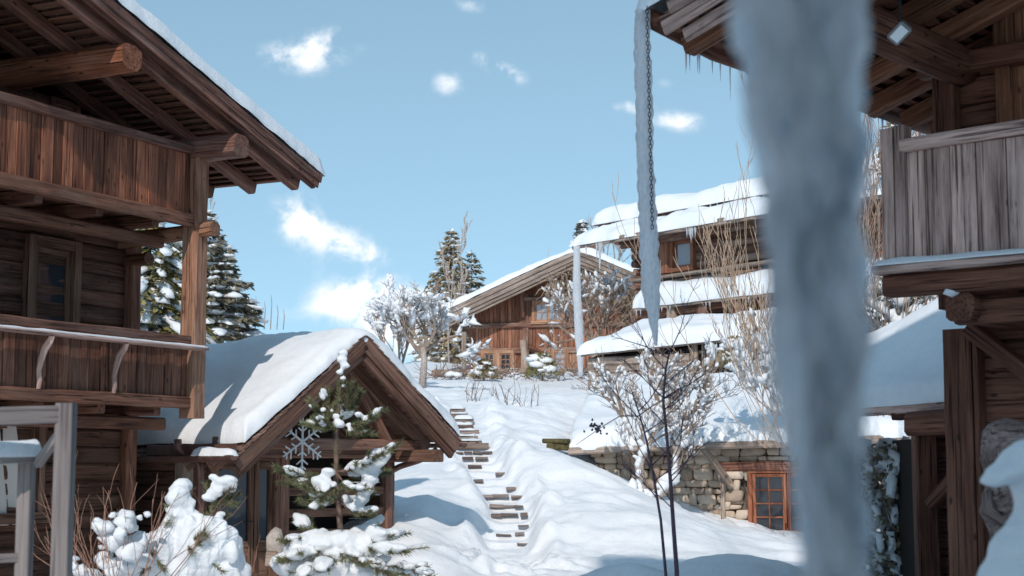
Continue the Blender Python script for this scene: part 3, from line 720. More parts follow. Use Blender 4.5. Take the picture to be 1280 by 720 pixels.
# double glazed door
mb = MB(); zt = 1.86; 
for x in (xd0, xd1-.02): mb.beam(PV(x, PB-.02, -.1), PV(x, PB-.02, zt), .09, .1, up=PV.b)
mb.beam(PV(xd0, PB-.02, zt+.04), PV(xd1, PB-.02, zt+.04), .1, .1); df = mb.build('door_frame', 'pavilion_wood', t)
W = xd1-xd0-.1; x0 = xd0+.05; sp = x0+W*.66
for (q0, q1) in ((x0, sp), (sp+.01, x0+W)):
    mb = MB()
    mb.beam(PV(q0+.05, PB, .02), PV(q0+.05, PB, zt-.02), .09, .05, up=PV.b); mb.beam(PV(q1-.05, PB, .02), PV(q1-.05, PB, zt-.02), .09, .05, up=PV.b)
    for z_, h_ in ((zt-.08, .12), (.62, .10), (.09, .14)): mb.beam(PV(q0+.1, PB, z_), PV(q1-.1, PB, z_), .05, h_)
    mb.beam(PV(q0+.1, PB+.01, .36), PV(q1-.1, PB+.01, .36), .025, .42)
    dr = mb.build('door', 'door_wood', t)
    mb = MB(); mb.beam(PV(q0+.1, PB+.02, 1.22), PV(q1-.1, PB+.02, 1.22), .008, 1.12, ch=.001); mb.build('pane', 'glass', dr)
    if q0 == x0:
        mb = MB(); mb.tube([PV(q1-.05, PB-.03, .95), PV(q1-.05, PB-.08, .95), PV(q1-.17, PB-.08, .95)], .011, 6); mb.build('handle', 'black_metal', dr)
mb = MB(); mb.beam(PV(xl+.2, PB+.02, 1.0), PV(xd0-.05, PB+.02, 1.0), .05, 2.0); mb.build('wall_panel', 'pavilion_wood', t)
# slatted opening
mb = MB(); zz = .30
for k, (z_, h_) in enumerate(((.28, .26), (.72, .15), (1.05, .13), (1.38, .13), (1.68, .12))):
    mb.beam(PV(xm+.1, PB, z_), PV(xr-.08, PB, z_), .05, h_, ch=.01)
sl = mb.build('slats', 'pavilion_wood', t)
mb = MB(); snow_sheet(mb, bil(PV(xm+.12, PB-.03, .41), PV(xr-.1, PB-.03, .41), PV(xr-.1, PB+.35, .41), PV(xm+.12, PB+.35, .41)), 30, 6, .13, edge=.06, amp=.02, wob=.02, seed=5); mb.build('snow_cover', 'snow', sl, smooth=True)
mb = MB(); mb.hexa([PV(xm, PB+.9, -.1), PV(xr, PB+.9, -.1), PV(xr, PB+.95, -.1), PV(xm, PB+.95, -.1), PV(xm, PB+.9, 2), PV(xr, PB+.9, 2), PV(xr, PB+.95, 2), PV(xm, PB+.95, 2)]); mb.build('inner_wall', 'interior_shade', t)  # backing sheet behind the slats, interior shade painted as near-black
# side walls of horizontal boards
for a_, sd in ((xl+.05, 0), (xr+.05, 1)):
    mb = MB(); z_ = -.1
    while z_ < 1.85: mb.beam(PV(a_, PB+.1, z_+.1), PV(a_, 6.2, z_+.1), .06, .19, ch=.02); z_ += .2
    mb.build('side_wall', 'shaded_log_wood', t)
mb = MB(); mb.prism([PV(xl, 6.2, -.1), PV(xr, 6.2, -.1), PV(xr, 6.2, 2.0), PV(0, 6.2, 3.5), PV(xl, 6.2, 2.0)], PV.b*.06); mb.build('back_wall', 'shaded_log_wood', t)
# gutter and downpipes
ge = -HL-.14; gzz = pr(-HL)-.10
mb = MB(); prof = []
def half_gutter(mb, f, p0, p1, r, n=8):
    d = (p1-p0).normalized(); sd = V((-d.y, d.x, 0)).normalized(); rows = []
    for p in (p0, p1): rows.append([p+sd*(math.cos(math.pi+math.pi*k/n)*r)+V((0, 0, math.sin(math.pi+math.pi*k/n)*r)) for k in range(n+1)])
    mb.grid(rows)
    rows = [[q+V((0, 0, .004))-(q-p).normalized()*.006 for q in row] for row, p in zip(rows, (p0, p1))]
    mb.grid(rows[::-1])
    for p, row in ((p0, rows[0]), (p1, rows[1])): mb.add([p]+row, [tuple(range(len(row)+1))])
half_gutter(mb, PV, PV(ge, -.12, gzz+.05), PV(ge, 2.0, gzz+.03), .085)
mb.beam(PV(-HL-.02, -.02, gzz+.13), PV(-HL-.02, 2.0, gzz+.13), .03, .15)
gt = mb.build('gutter', 'gutter_metal', t, smooth=False)
mb = MB(); snow_sheet(mb, bil(PV(ge-.09, -.13, gzz+.04), PV(ge-.09, .75, gzz+.04), PV(ge+.09, .75, gzz+.04), PV(ge+.09, -.13, gzz+.04)), 18, 6, .12, edge=.12, amp=.02, seed=9); mb.build('snow_cover', 'snow', gt, smooth=True)
def pipe(pts, r, name='downpipe', n=10):
    mb = MB(); 
    # round the corners
    out_ = [V(pts[0])]
    for i in range(1, len(pts)-1):
        a, b_, c_ = V(pts[i-1]), V(pts[i]), V(pts[i+1]); k = min(.09, (a-b_).length*.45, (c_-b_).length*.45)
        p0 = b_+(a-b_).normalized()*k; p1 = b_+(c_-b_).normalized()*k
        for q in (0, .25, .5, .75, 1): out_.append(p0*(1-q)**2+b_*2*q*(1-q)+p1*q*q)
    out_.append(V(pts[-1])); mb.tube(out_, r, n)
    return mb.build(name, 'gutter_metal', t, smooth=True)
d1 = PV(ge, 1.35, 0).y
pipe([P(222, 549, d1), P(223, 562, d1), P(249, 578, d1-.05), P(250, 600, d1-.05), P(250, 720, d1-.05)], .058)
d2 = PV(xr, PB-.1, 0).y
q0 = PV(HR+.02, .45, pr(HR)-.22)
pipe([q0, P(526, 575, q0.y+.1), P(500, 583, d2+.1), P(487, 590, d2), P(486, 720, d2)], .05)
mb = MB(); half_gutter(mb, PV, PV(HR+.13, -.05, pr(HR)-.12), PV(HR+.13, 6.2, pr(HR)-.12), .07); mb.build('gutter', 'gutter_metal', t)
# snow: one saddle over both slopes
def psn(u, v):
    a = -(HL-.12)+(HL-.12+HR+.05)*u; r_ = math.sqrt(a*a+.07)-.08
    return PV(a, -.03+6.5*v, AP-PS*max(0, r_)-.02)
mb = MB(); snow_sheet(mb, psn, 80, 80, .235, edge=.18, amp=.05, wob=.045, ev=(1, 0), seed=3, fs=1.0, lu=5.4); 
mb.build('snow_cover', 'roof_snow', rf, smooth=True)

# frosted star hanging in the gable
st = thing('hanging_snowflake', P(378, 548, 23.6), 'pale frosted wooden snowflake ornament hanging under the porch gable', 'ornament')
mb = MB(); c_ = P(378, 552, 23.6); ax1 = V((.62, .78, 0)); 
for k in range(3):
    an = math.pi/2+k*math.pi/3; d = ax1*math.cos(an)+V((0, 0, 1))*math.sin(an)
    for sg in (-1, 1):
        e = c_+d*(.44*sg); mb.tube([c_+d*.012*sg, e], [.018, .014], 5)
        for rr_, l_ in ((.15, .10), (.26, .13), (.36, .08)):
            for s2 in (-1, 1):
                an2 = an+s2*1.0; d2_ = ax1*math.cos(an2)+V((0, 0, 1))*math.sin(an2); q = c_+d*(rr_*sg); mb.tube([q, q+d2_*(l_*sg)], [.014, .012], 5)
mb.build('star', 'frost', st)
mb = MB(); mb.tube([c_+V((0, 0, .44)), c_+V((0, 0, .95))], .006, 4); mb.build('string', 'frost', st)

# ============================================================ STONE BUILDING
ST = Frame(1.19, 33, .972, -.236)
t = thing('stone_house', ST(4, 2, .2), 'low rubble stone house with a sagging snow covered roof and a many-paned red door', 'house')
def ez(a): return 2.06+.036*a
mb = MB(); shingle_rows(mb, ST(0, 0, ez(0)), ST(8, 0, ez(8)), ST(0, 6, 3.6), ST(8, 6, 3.75), 16, th=.03, seg=.4)
mb.hexa([ST(0, .02, ez(0)-.04), ST(8, .02, ez(8)-.04), ST(8, 6, 3.7), ST(0, 6, 3.55), ST(0, .02, ez(0)), ST(8, .02, ez(8)), ST(8, 6, 3.74), ST(0, 6, 3.59)])
rf = mb.build('roof', 'verge_wood', t)
mb = MB(); mb.beam(ST(-.02, -.04, ez(0)+.0), ST(8, -.04, ez(8)+.0), .10, .15, ch=.03, jit=.012); mb.build('eave_board', 'verge_wood', rf)
mb = MB()
def ssn(u, v):
    a = -.05+8*u; b_ = -.08+6.3*v; zz = ez(a)+.07+(3.66-ez(a))*(v**.85)*1.0
    return ST(a-.6*v*(1-u), b_, zz)
snow_sheet(mb, ssn, 90, 60, .24, edge=.30, amp=.06, wob=.08, sag=.05, seed=6, ev=(1, 0), eu=(1, 0), fs=.9)
mb.build('snow_cover', 'roof_snow', rf, smooth=True)
WB = .38
xd0 = ST.px(938, 630, WB); xdm = ST.px(984, 630, WB); xd1 = xdm+(xdm-xd0)
xs0 = ST.px(742, 580, WB)
mb = MB(); mb.hexa([ST(xs0+.05, WB+.12, -.6), ST(8, WB+.12, -.6), ST(8, 5.5, -.6), ST(xs0+.05, 5.5, -.6), ST(xs0+.05, WB+.12, ez(0)), ST(8, WB+.12, 2.2), ST(8, 5.5, 3.3), ST(xs0+.05, 5.5, 3.3)]); mb.build('wall_core', 'mortar', t)
def stones(mb, f, a0, a1, z0, z1, b, skip, seed, hmin=.09, hmax=.24):
    rr = random.Random(seed); z_ = z0
    vs0, fs = ICO2
    while z_ < z1:
        h = rr.uniform(hmin, hmax); a = a0+rr.uniform(-.1, 0)
        while a < a1:
            w_ = rr.choice([.12, .18, .24, .3, .38, .5])*rr.uniform(.85, 1.15)
            ca, cz_ = a+w_/2, z_+h/2
            if not skip(ca, cz_, w_, h) and cz_ < ez(ca)+.05:
                rx, rz, ry = w_/2*1.02, h/2*rr.uniform(.85, 1.35), rr.uniform(.085, .15)
                sq = np.sign(vs0)*np.abs(vs0)**.42
                jt = 1+.10*np.sin(vs0[:, 0]*3+rr.uniform(0, 6))*np.sin(vs0[:, 1]*3+rr.uniform(0, 6))
                sh_ = rr.uniform(-.12, .12)
                q = [f(ca+x*rx+z*sh_*h, b+.10+y*ry, cz_+z*rz+x*rr.uniform(-.008, .008)) for x, y, z in (sq*jt[:, None])]
                mb.add(q, fs, rnd=rr.random())
            a += w_
        z_ += h
mb = MB(); qx0 = ST.px(903, 620, WB)
stones(mb, ST, xs0, qx0, -.5, 2.3, WB, lambda a, z_, w_, h: False, 1)
mb.build('rubble_wall', 'stone', t, smooth=True)
mb = MB(); stones(mb, ST, qx0, xd0-.06, -.5, 1.62, WB-.10, lambda a, z_, w_, h: a+w_/2 > xd0+.02, 2, .16, .24); mb.build('stone_pier', 'stone', t, smooth=True); mb = MB(); stones(mb, ST, qx0, xd1+.15, 1.85, 2.3, WB-.02, lambda a, z_, w_, h: False, 7, .1, .16); mb.build('rubble_wall', 'stone', t, smooth=True); mb = MB(); stones(mb, ST, xd1+.1, 7.5, -.5, 2.3, WB, lambda a, z_, w_, h: a-w_/2 < xd1, 3)
mb.build('stone_pier', 'stone', t, smooth=True)
mb = MB(); mb.beam(ST(qx0-.1, WB, 1.74), ST(7, WB, 1.76), .28, .20, ch=.04, jit=.02); mb.build('lintel', 'rail_wood', t)
mb = MB(); mb.beam(ST(qx0+.03, WB-.22, -.3), ST(qx0+.03, WB-.22, 1.55), .09, .09, up=ST.b, ch=.02, jit=.01); mb.build('post', 'fence_wood', t)
for p0, p1 in ((P(880, 562, 32.0), P(912, 604, 32.3)), (P(782, 566, 32.6), P(800, 596, 33.2))):
    mb = MB(); mb.beam(p0, p1, .13, .13, ch=.03, jit=.01); mb.build('brace', 'fence_wood', t)
mb = MB(); zt, zb = 1.62, .0
for x in (xd0, xd1): mb.beam(ST(x, WB-.06, zb), ST(x, WB-.06, zt), .09, .1, up=ST.b)
mb.beam(ST(xd0-.045, WB-.06, zt+.045), ST(xd1+.045, WB-.06, zt+.045), .1, .09); dfr = mb.build('door_frame', 'red_window_wood', t)
for (q0, q1) in ((xd0+.045, xdm-.005), (xdm+.005, xd1-.045)):
    mb = MB(); mb.beam(ST(q0+.04, WB-.05, zb), ST(q0+.04, WB-.05, zt-.005), .075, .05, up=ST.b); mb.beam(ST(q1-.04, WB-.05, zb), ST(q1-.04, WB-.05, zt-.005), .075, .05, up=ST.b)
    mb.beam(ST(q0+.08, WB-.05, zt-.045), ST(q1-.08, WB-.05, zt-.045), .05, .07)
    c_ = (q0+q1)/2
    mb.beam(ST(c_, WB-.05, zb), ST(c_, WB-.05, zt-.08), .03, .04, up=ST.b)
    for k in range(1, 6):
        z_ = zt-.07-k*.27
        mb.beam(ST(q0+.08, WB-.05, z_), ST(c_-.015, WB-.05, z_), .04, .03); mb.beam(ST(c_+.015, WB-.05, z_), ST(q1-.08, WB-.05, z_), .04, .03)
    dr = mb.build('door', 'red_window_wood', t)
    mb = MB(); mb.beam(ST(q0+.08, WB-.02, .78), ST(q1-.08, WB-.02, .78), .006, 1.56, ch=.001); mb.build('pane', 'glass', dr)
mb = MB(); mb.tube([ST(xdm-.03, WB-.09, .62), ST(xdm-.03, WB-.12, .62), ST(xdm-.03, WB-.12, .5)], .012, 6); mb.build('handle', 'black_metal', dr)

# mossy retaining log left of the stone house
mb = MB(); mb.beam(P(680, 551, 33.2), P(711, 552, 33.0), .22, .10, ch=.05, jit=.04); mb.beam(P(684, 558, 33.1), P(712, 559, 33.0), .18, .12, ch=.04, jit=.04)
tag(mb.build('retaining_log', 'moss', None), 'mossy log holding the snow bank left of the stone house roof', 'log')

# ============================================================ STAIRS
wood('step_wood', (.05, .032, .024), (.16, .115, .095), (.34, .28, .25), grey=(.26, .22, .20))
t = thing('garden_stairs', P(640, 690, 26.5), 'snow filled garden stairs with dark stone step edges between the snow banks', 'stairs')
rr = random.Random(5)
WDS = (26, 34, 40, 30, 52, 40, 50, 48, 40, 42, 40, 42, 44)
for (px, py), wd in zip(STEPS, WDS):
    yy_ = step_d(py); c_ = P(px, py, yy_); w_ = wd/2000*yy_*1.0
    x0 = float(np.interp(yy_, PY_, PX_)); mb = MB(); x = -w_/2
    while x < w_/2:
        l_ = rr.uniform(.12, .30)
        if rr.random() < (.62 if py < 635 else .32):
            p = V((c_.x+x, yy_-.03+rr.uniform(-.02, .02), c_.z-.02+rr.uniform(-.012, .012)))
            mb.beam(p, p+V((l_, rr.uniform(-.015, .015), rr.uniform(-.01, .01))), .10, rr.uniform(.035, .065) if py < 650 else rr.uniform(.02, .04), ch=.02, jit=.022)
        x += l_*rr.uniform(.95, 1.3)
    if mb.v: mb.build('step', 'step_wood', t)
t2 = thing('log_steps', P(585, 556, 33.6), 'short flight of dark log steps above the snowy garden stairs', 'stairs')
for k, (px, py) in enumerate(((584, 553), (580, 547), (582, 540), (577, 533), (580, 526), (574, 519), (572, 513))):
    yy_ = 33.5+k*.40; mb = MB(); w_ = .62-.05*k+rr.uniform(-.05, .05)
    c_ = P(px, py, yy_); mb.beam(c_+V((-w_/2, 0, -.02)), c_+V((w_/2, .05, -.02)), .16, .12, ch=.035, jit=.025); s_ = mb.build('log_step', 'step_wood', t2)
    mb = MB(); snow_sheet(mb, bil(c_+V((-w_/2+.03, -.07, .035)), c_+V((w_/2-.04, -.03, .035)), c_+V((w_/2-.02, .22, .035)), c_+V((-w_/2, .22, .035))), 14, 6, .07, edge=.05, amp=.05, wob=.07, seed=k); mb.build('snow_cover', 'snow', s_, smooth=True)
mb = MB(); mb.beam(P(553, 559, 32.9), P(611, 558, 32.9), .12, .13, ch=.03, jit=.012); tag(mb.build('landing_beam', 'verge_wood', None), 'pale squared timber laid across the stairs below the log steps', 'timber')
mb = MB(); mb.beam(P(554, 666, 25.2), P(562, 664, 25.2), .1, .05); mb.v = [(x, y, z) for x, y, z in mb.v]
# ============================================================ CENTRE CHALET
CH = Frame(2.54, 62, .985, -.17)
t = thing('chalet', CH(0, 3, 5.2), 'sunlit reddish wooden chalet with a wide snowy gable between the bare trees', 'chalet')
CA = 10.15; CS = .45; CW = 5.75
def cr_(a): return CA-CS*abs(a)
mb = MB()
wl, wr = -4.55, 4.55
planks(mb, CH, wl, wr, 4.3, 10, .16, th=.06, b=1.3, vertical=True, seed=31, jb=.012, gap=.012)
mb2 = MB(); planks(mb2, CH, wl, wr, 4.3, 9.8, .16, th=.06, b=1.3, vertical=True, seed=31, jb=.012, gap=.012)
mb = MB(); rr = random.Random(31); x = wl
while x < wr:
    w = .16*rr.uniform(.7, 1.3); c_ = x+w/2; mb.beam(CH(c_, 1.3+rr.uniform(-.015, .015), 4.3), CH(c_, 1.3, cr_(c_)-.3), w-.012, .06, up=CH.b); x += w
wal = mb.build('board_wall', 'chalet_wood', t)
mb = MB(); mb.prism([CH(wl, 1.36, 4.2), CH(wr, 1.36, 4.2), CH(wr, 1.36, cr_(wr)-.35), CH(0, 1.36, CA-.35), CH(wl, 1.36, cr_(wl)-.35)], CH.b*9); mb.build('inner_wall', 'house_wood', t)
mb = MB()
for py, h in ((405, .20), (437, .22)): z_ = zpy(py, 63); mb.beam(CH(wl-.15, 1.22, z_), CH(wr, 1.22, z_), .14, h, ch=.02)
z_ = zpy(372, 63); mb.beam(CH(CH.px(652, 372, 1.2), 1.22, z_), CH(wr-2, 1.22, z_), .12, .14)
mb.build('band_beam', 'house_wood', t)
for x in (CH.px(657, 380, 1.2),):
    mb = MB(); mb.beam(CH(x, 1.24, 4.3), CH(x, 1.24, cr_(x)-.4), .22, .12, up=CH.b, ch=.02); mb.build('wall_post', 'house_wood', t)
def chwin(x0, x1, y0, y1, n, gap_px=0, lab=None, gl='glass'):
    a0, a1 = CH.px(x0, (y0+y1)/2, 1.2), CH.px(x1, (y0+y1)/2, 1.2); zt_, zb_ = zpy(y0, 63), zpy(y1, 63)
    window(t, CH, (a0+a1)/2, (zt_+zb_)/2, a1-a0, zt_-zb_, 1.18, n, 2, 3 if (y1-y0) > 20 and n == 1 else 2, 'chalet_trim_wood', gl, casing=.13, bar=.035, fr=.06, depth=.09, label=lab, pane_inset=.01)
chwin(669, 702, 378, 400, 2, gl='curtained_glass')
chwin(605, 618, 440, 462, 1); chwin(625, 639, 440, 462, 1)
chwin(672, 685, 438, 460, 1); chwin(693, 707, 440, 462, 1, gl='curtained_glass')
for x0, x1 in ((597, 645), (664, 730)):
    a0, a1 = CH.px(x0, 450, 1.25), CH.px(x1, 450, 1.25); mb = MB()
    planks(mb, CH, a0, a1, zpy(468, 63), zpy(438, 63), .2, th=.03, b=1.262, vertical=True, seed=int(x0), jb=.003); mb.build('wall_panel', 'chalet_trim_wood', t)
for a_, o_ in ((CH.px(651, 360, .4), .3), (0, .2), (2.6, .3), (wl+.1, .3)):
    mb = MB(); z_ = cr_(a_)-.48; mb.beam(CH(a_, 1.5, z_), CH(a_, o_, z_), .26, .28, ch=.05); mb.build('purlin', 'old_dark_wood', t)
    if a_ < -1 and a_ > -4:
        mb = MB(); mb.beam(CH(a_, 1.1, z_-1.0), CH(a_, .55, z_-.1), .14, .16, ch=.03); mb.build('brace', 'old_dark_wood', t)
mb = MB(); 
for sg in (-1, 1): mb.hexa([CH(0, 0, CA-.12), CH(sg*CW, 0, cr_(CW)-.12), CH(sg*CW, 9.5, cr_(CW)-.12), CH(0, 9.5, CA-.12), CH(0, 0, CA), CH(sg*CW, 0, cr_(CW)), CH(sg*CW, 9.5, cr_(CW)), CH(0, 9.5, CA)])
rf = mb.build('roof', 'house_wood', t)
mb = MB()
for sg in (-1, 1):
    for k, (dz, h, bb) in enumerate(((.11, .20, -.10), (.31, .18, -.05), (.48, .14, 0), (.62, .10, .06))):
        mb.beam(CH(0, bb, CA-dz), CH(sg*(CW-.05*k), bb, cr_(CW-.05*k)-dz), .06, h-.015, ch=.012)
mb.build('verge_board', 'verge_wood', rf)
mb = MB()
def csn(u, v):
    a = -CW+2*CW*u; r_ = math.sqrt(a*a+.12)-.05; return CH(a, -.16+9.6*v, CA-CS*max(0, r_)+.0)
snow_sheet(mb, csn, 90, 16, .26, edge=.25, amp=.07, wob=.09, ev=(1, 0), seed=13, fs=.8, lu=12); mb.build('snow_cover', 'roof_snow', rf, smooth=True)
mb = MB(); mb.beam(CH(.35, 2.2, 10.0), CH(.35, 2.2, 10.95), .5, .5, up=CH.b, ch=.03); mb.beam(CH(-.05, 2.2, 11.0), CH(.75, 2.2, 11.0), .75, .1); mb.build('chimney', 'old_dark_wood', rf)
mb = MB(); x = CH.px(656, 440, .9); mb.tube([CH(x, .9, 4.6), CH(x+.01, .9, zpy(443, 62.8)), CH(x-.06, .9, zpy(424, 62.8))], [.17, .16, .15], 10); mb.build('porch_post', 'fence_wood', t)
mb = MB(); mb.beam(CH(x+.16, .86, zpy(432, 63)), CH(x+1.0, 1.2, zpy(446, 63)), .15, .15, ch=.03); mb.build('brace', 'old_dark_wood', t)

def tangle(mb, pts_fn, n, L, r, bend, seed, droop=0):
    rr = random.Random(seed)
    for _ in range(n):
        p = V(pts_fn(rr)); d = V((rr.uniform(-1, 1), rr.uniform(-.4, .4), rr.uniform(-1, .6))).normalized(); pts = [p.copy()]
        for k in range(5):
            d = (d+V((rr.uniform(-bend, bend), rr.uniform(-bend, bend)*.5, rr.uniform(-bend, bend)-droop))).normalized(); p = p+d*(L*rr.uniform(.1, .3)); pts.append(p.copy())
        mb.tube(pts, [r, r*.9, r*.8, r*.7, r*.6, r*.5], 3, cap=False)
mb = MB()
tangle(mb, lambda q: (lambda u: CH(u, q.uniform(-.15, .7), cr_(u)-.35-abs(q.gauss(0, .45))))(q.uniform(-1.3, 3.2)), 330, 1.0, .016, .8, 3, droop=.2)
tangle(mb, lambda q: (lambda u: CH(u, q.uniform(.8, 1.2), cr_(u)-.5-abs(q.gauss(0, 1.3))))(q.uniform(1.0, 4.4)), 260, 1.3, .016, .6, 4, droop=.25)
tag(mb.build('climbing_vine', 'dry_vine', None), 'dry leafless vine hanging below the right gable of the sunlit chalet', 'vine')

# fence in front of the chalet
t = thing('rail_fence', P(640, 468, 59), 'pale log rail fence running in front of the sunlit chalet', 'fence')
mb = MB(); mb.beam(P(540, 466, 59.6), P(735, 463, 58.6), .2, .20, ch=.05, jit=.02); mb.build('rail', 'fence_wood', t)
mb = MB(); mb.beam(P(540, 478, 59.7), P(735, 474, 58.7), .14, .14, ch=.05, jit=.03); mb.build('rail', 'fence_wood', t)
for px in (545, 600, 652, 705, 733):
    mb = MB(); mb.beam(P(px, 490, 59.1), P(px, 461, 59.1), .13, .13, up=V((0, 1, 0)), ch=.03); mb.build('post', 'fence_wood', t)
mb = MB(); mb.beam(P(580, 480, 58), P(580, 415, 58), .17, .17, up=V((0, 1, 0)), ch=.04, jit=.012); tag(mb.build('timber_pole', 'fence_wood', None), 'tall pale pole standing at the left corner of the sunlit chalet', 'pole')

# ============================================================ UPPER RIGHT HOUSE
UB = Frame(1.95, 50, .607, -.794)
t = thing('house', UB(5, 3, 4), 'two storey log house on the slope with tiered snowy roofs at upper right', 'house')
ZB = zpy(305, 50)
wa = UB.px(799, 340, 1.0)
mb = MB(); planks(mb, UB, wa, 14, 3.2, ZB+.25, .24, th=.16, b=1.08, seed=41, jb=.03, ch=.06, jit=.03); mb.build('log_wall', 'house_wood', t)
mb = MB(); z_ = 3.2; rr = random.Random(6)
while z_ < ZB+.2:
    mb.beam(UB(wa+.08, .75-rr.uniform(-.05, .1), z_+.1), UB(wa+.08, 7, z_+.1), .2, .21, ch=.06, jit=.02); z_ += .23
mb.build('log_wall', 'house_wood', t)
mb = MB(); mb.hexa([UB(wa+.2, 1.16, 3), UB(14, 1.16, 3), UB(14, 7, 3), UB(wa+.2, 7, 3), UB(wa+.2, 1.16, ZB+.3), UB(14, 1.16, ZB+.3), UB(14, 7, ZB+.5), UB(wa+.2, 7, ZB+.5)]); mb.build('inner_wall', 'interior_shade', t)
a0, a1 = UB.px(842, 320, .9), UB.px(864, 320, .9); zt_, zb_ = UB.z(850, 301, .9), UB.z(850, 335, .9)
window(t, UB, (a0+a1)/2, (zt_+zb_)/2, a1-a0, zt_-zb_, .93, 1, 1, 1, 'chalet_wood', 'curtained_glass', casing=.12, fr=.09, depth=.16, pane_inset=.02)
mb = MB(); a_ = UB.px(832, 320, .85); mb.beam(UB(a_, .85, UB.z(832, 342, .85)), UB(a_, .85, UB.z(832, 296, .85)), .34, .25, up=UB.b, ch=.03, jit=.01); mb.build('post', 'chalet_wood', t)
mb = MB(); mb.beam(UB(wa-.3, .62, ZB-.12), UB(14, .62, ZB-.12), .25, .34, ch=.05, jit=.02); mb.build('wall_plate', 'house_wood', t)
mb = MB(); mb.beam(UB(wa+.5, .55, UB.z(830, 347, .5)), UB(14, .35, UB.z(830, 347, .5)), .6, .08, ch=.02, jit=.02); mb.build('ledge', 'verge_wood', t)
for a_ in (wa+.1,):
    mb = MB(); mb.beam(UB(a_, 1.8, ZB+.02), UB(a_, -.02, ZB-.13), .22, .26, ch=.05); mb.build('purlin', 'house_wood', t)
# main roof B
mb = MB(); mb.hexa([UB(0, 0, ZB-.14), UB(15, 0, ZB-.14), UB(15, 1.9, ZB+.42), UB(.2, 1.9, ZB+.42), UB(0, 0, ZB), UB(15, 0, ZB), UB(15, 1.9, ZB+.56), UB(.2, 1.9, ZB+.56)])
rf = mb.build('roof', 'house_wood', t)
mb = MB(); mb.beam(UB(-.02, -.03, ZB-.08), UB(15, -.03, ZB-.08), .07, .2, ch=.02, jit=.01); mb.beam(UB(0, 0, ZB-.08), UB(.2, 1.9, ZB+.48), .07, .16, ch=.02); mb.build('eave_board', 'verge_wood', rf)
mb = MB(); snow_sheet(mb, bil(UB(-.05, -.1, ZB+.01), UB(15, -.1, ZB+.01), UB(15, 1.75, ZB+.55), UB(.2, 1.75, ZB+.55)), 90, 14, .27, edge=.3, amp=.10, wob=.14, sag=.1, seed=21, fs=.8); mb.build('snow_cover', 'roof_snow', rf, smooth=True)
# upper roof A
ZA = ZB+.92; aA = UB.px(742, 285, 1.6)
mb = MB(); mb.hexa([UB(aA, 1.6, ZA-.1), UB(15, 1.6, ZA-.1), UB(15, 9, ZA+1.15), UB(aA+.3, 9, ZA+1.15), UB(aA, 1.6, ZA), UB(15, 1.6, ZA), UB(15, 9, ZA+1.25), UB(aA+.3, 9, ZA+1.25)])
k_ = 0
while k_ < 60: 
    a_ = aA+.15+k_*.24; mb.beam(UB(a_, 1.72, ZA-.04), UB(a_, 1.8, ZB+.5), .1, .08, up=UB.b) if a_ < 14.8 else None; k_ += 1
rfa = mb.build('roof', 'house_wood', t)
mb = MB(); snow_sheet(mb, lambda u, v: UB(aA-.05+(15-aA)*u+.3*v, 1.5+7.5*v, ZA+.01+1.25*v), 90, 30, .42, edge=.4, amp=.09, wob=.10, sag=.1, seed=22, fs=.6, ev=(1, 0)); mb.build('snow_cover', 'roof_snow', rfa, smooth=True)
# porch roof C
aC = UB.px(794, 380, -.1); ZC = UB.z(794, 384, -.1)
mb = MB(); mb.hexa([UB(aC, -.1, ZC-.12), UB(15, -.1, ZC-.12), UB(15, 1.1, ZC+.45), UB(aC, 1.1, ZC+.45), UB(aC, -.1, ZC), UB(15, -.1, ZC), UB(15, 1.1, ZC+.57), UB(aC, 1.1, ZC+.57)]); rfc = mb.build('porch_roof', 'house_wood', t)
mb = MB(); mb.beam(UB(aC, -.13, ZC-.06), UB(15, -.13, ZC-.06), .06, .14, ch=.02, jit=.01); mb.build('eave_board', 'verge_wood', rfc)
mb = MB(); snow_sheet(mb, bil(UB(aC-.08, -.2, ZC+.01), UB(15, -.2, ZC+.01), UB(15, 1.0, ZC+.5), UB(aC-.08, 1.0, ZC+.5)), 90, 14, .42, edge=.32, amp=.07, wob=.08, sag=.06, seed=23, fs=.7); mb.build('snow_cover', 'roof_snow', rfc, smooth=True)
for px in (842, 880, 925):
    a_ = UB.px(px, 400, .1); mb = MB(); mb.beam(UB(a_, .1, 3.4), UB(a_, .1, ZC-.1), .34, .3, up=UB.b, ch=.04, jit=.02); mb.build('post', 'fence_wood' if px == 842 else 'house_wood', t)
mb = MB(); mb.beam(UB(aC, .1, ZC-.2), UB(15, .1, ZC-.2), .2, .24, ch=.04, jit=.02); mb.build('porch_beam', 'chalet_wood', t)
for px0, px1 in ((857, 872), (893, 910)):
    a0, a1 = UB.px(px0, 400, .9), UB.px(px1, 400, .9); window(t, UB, (a0+a1)/2, ZC-1.05, a1-a0, 1.0, .93, 1, 2, 2, 'house_wood', 'glass', casing=.1, depth=.1)
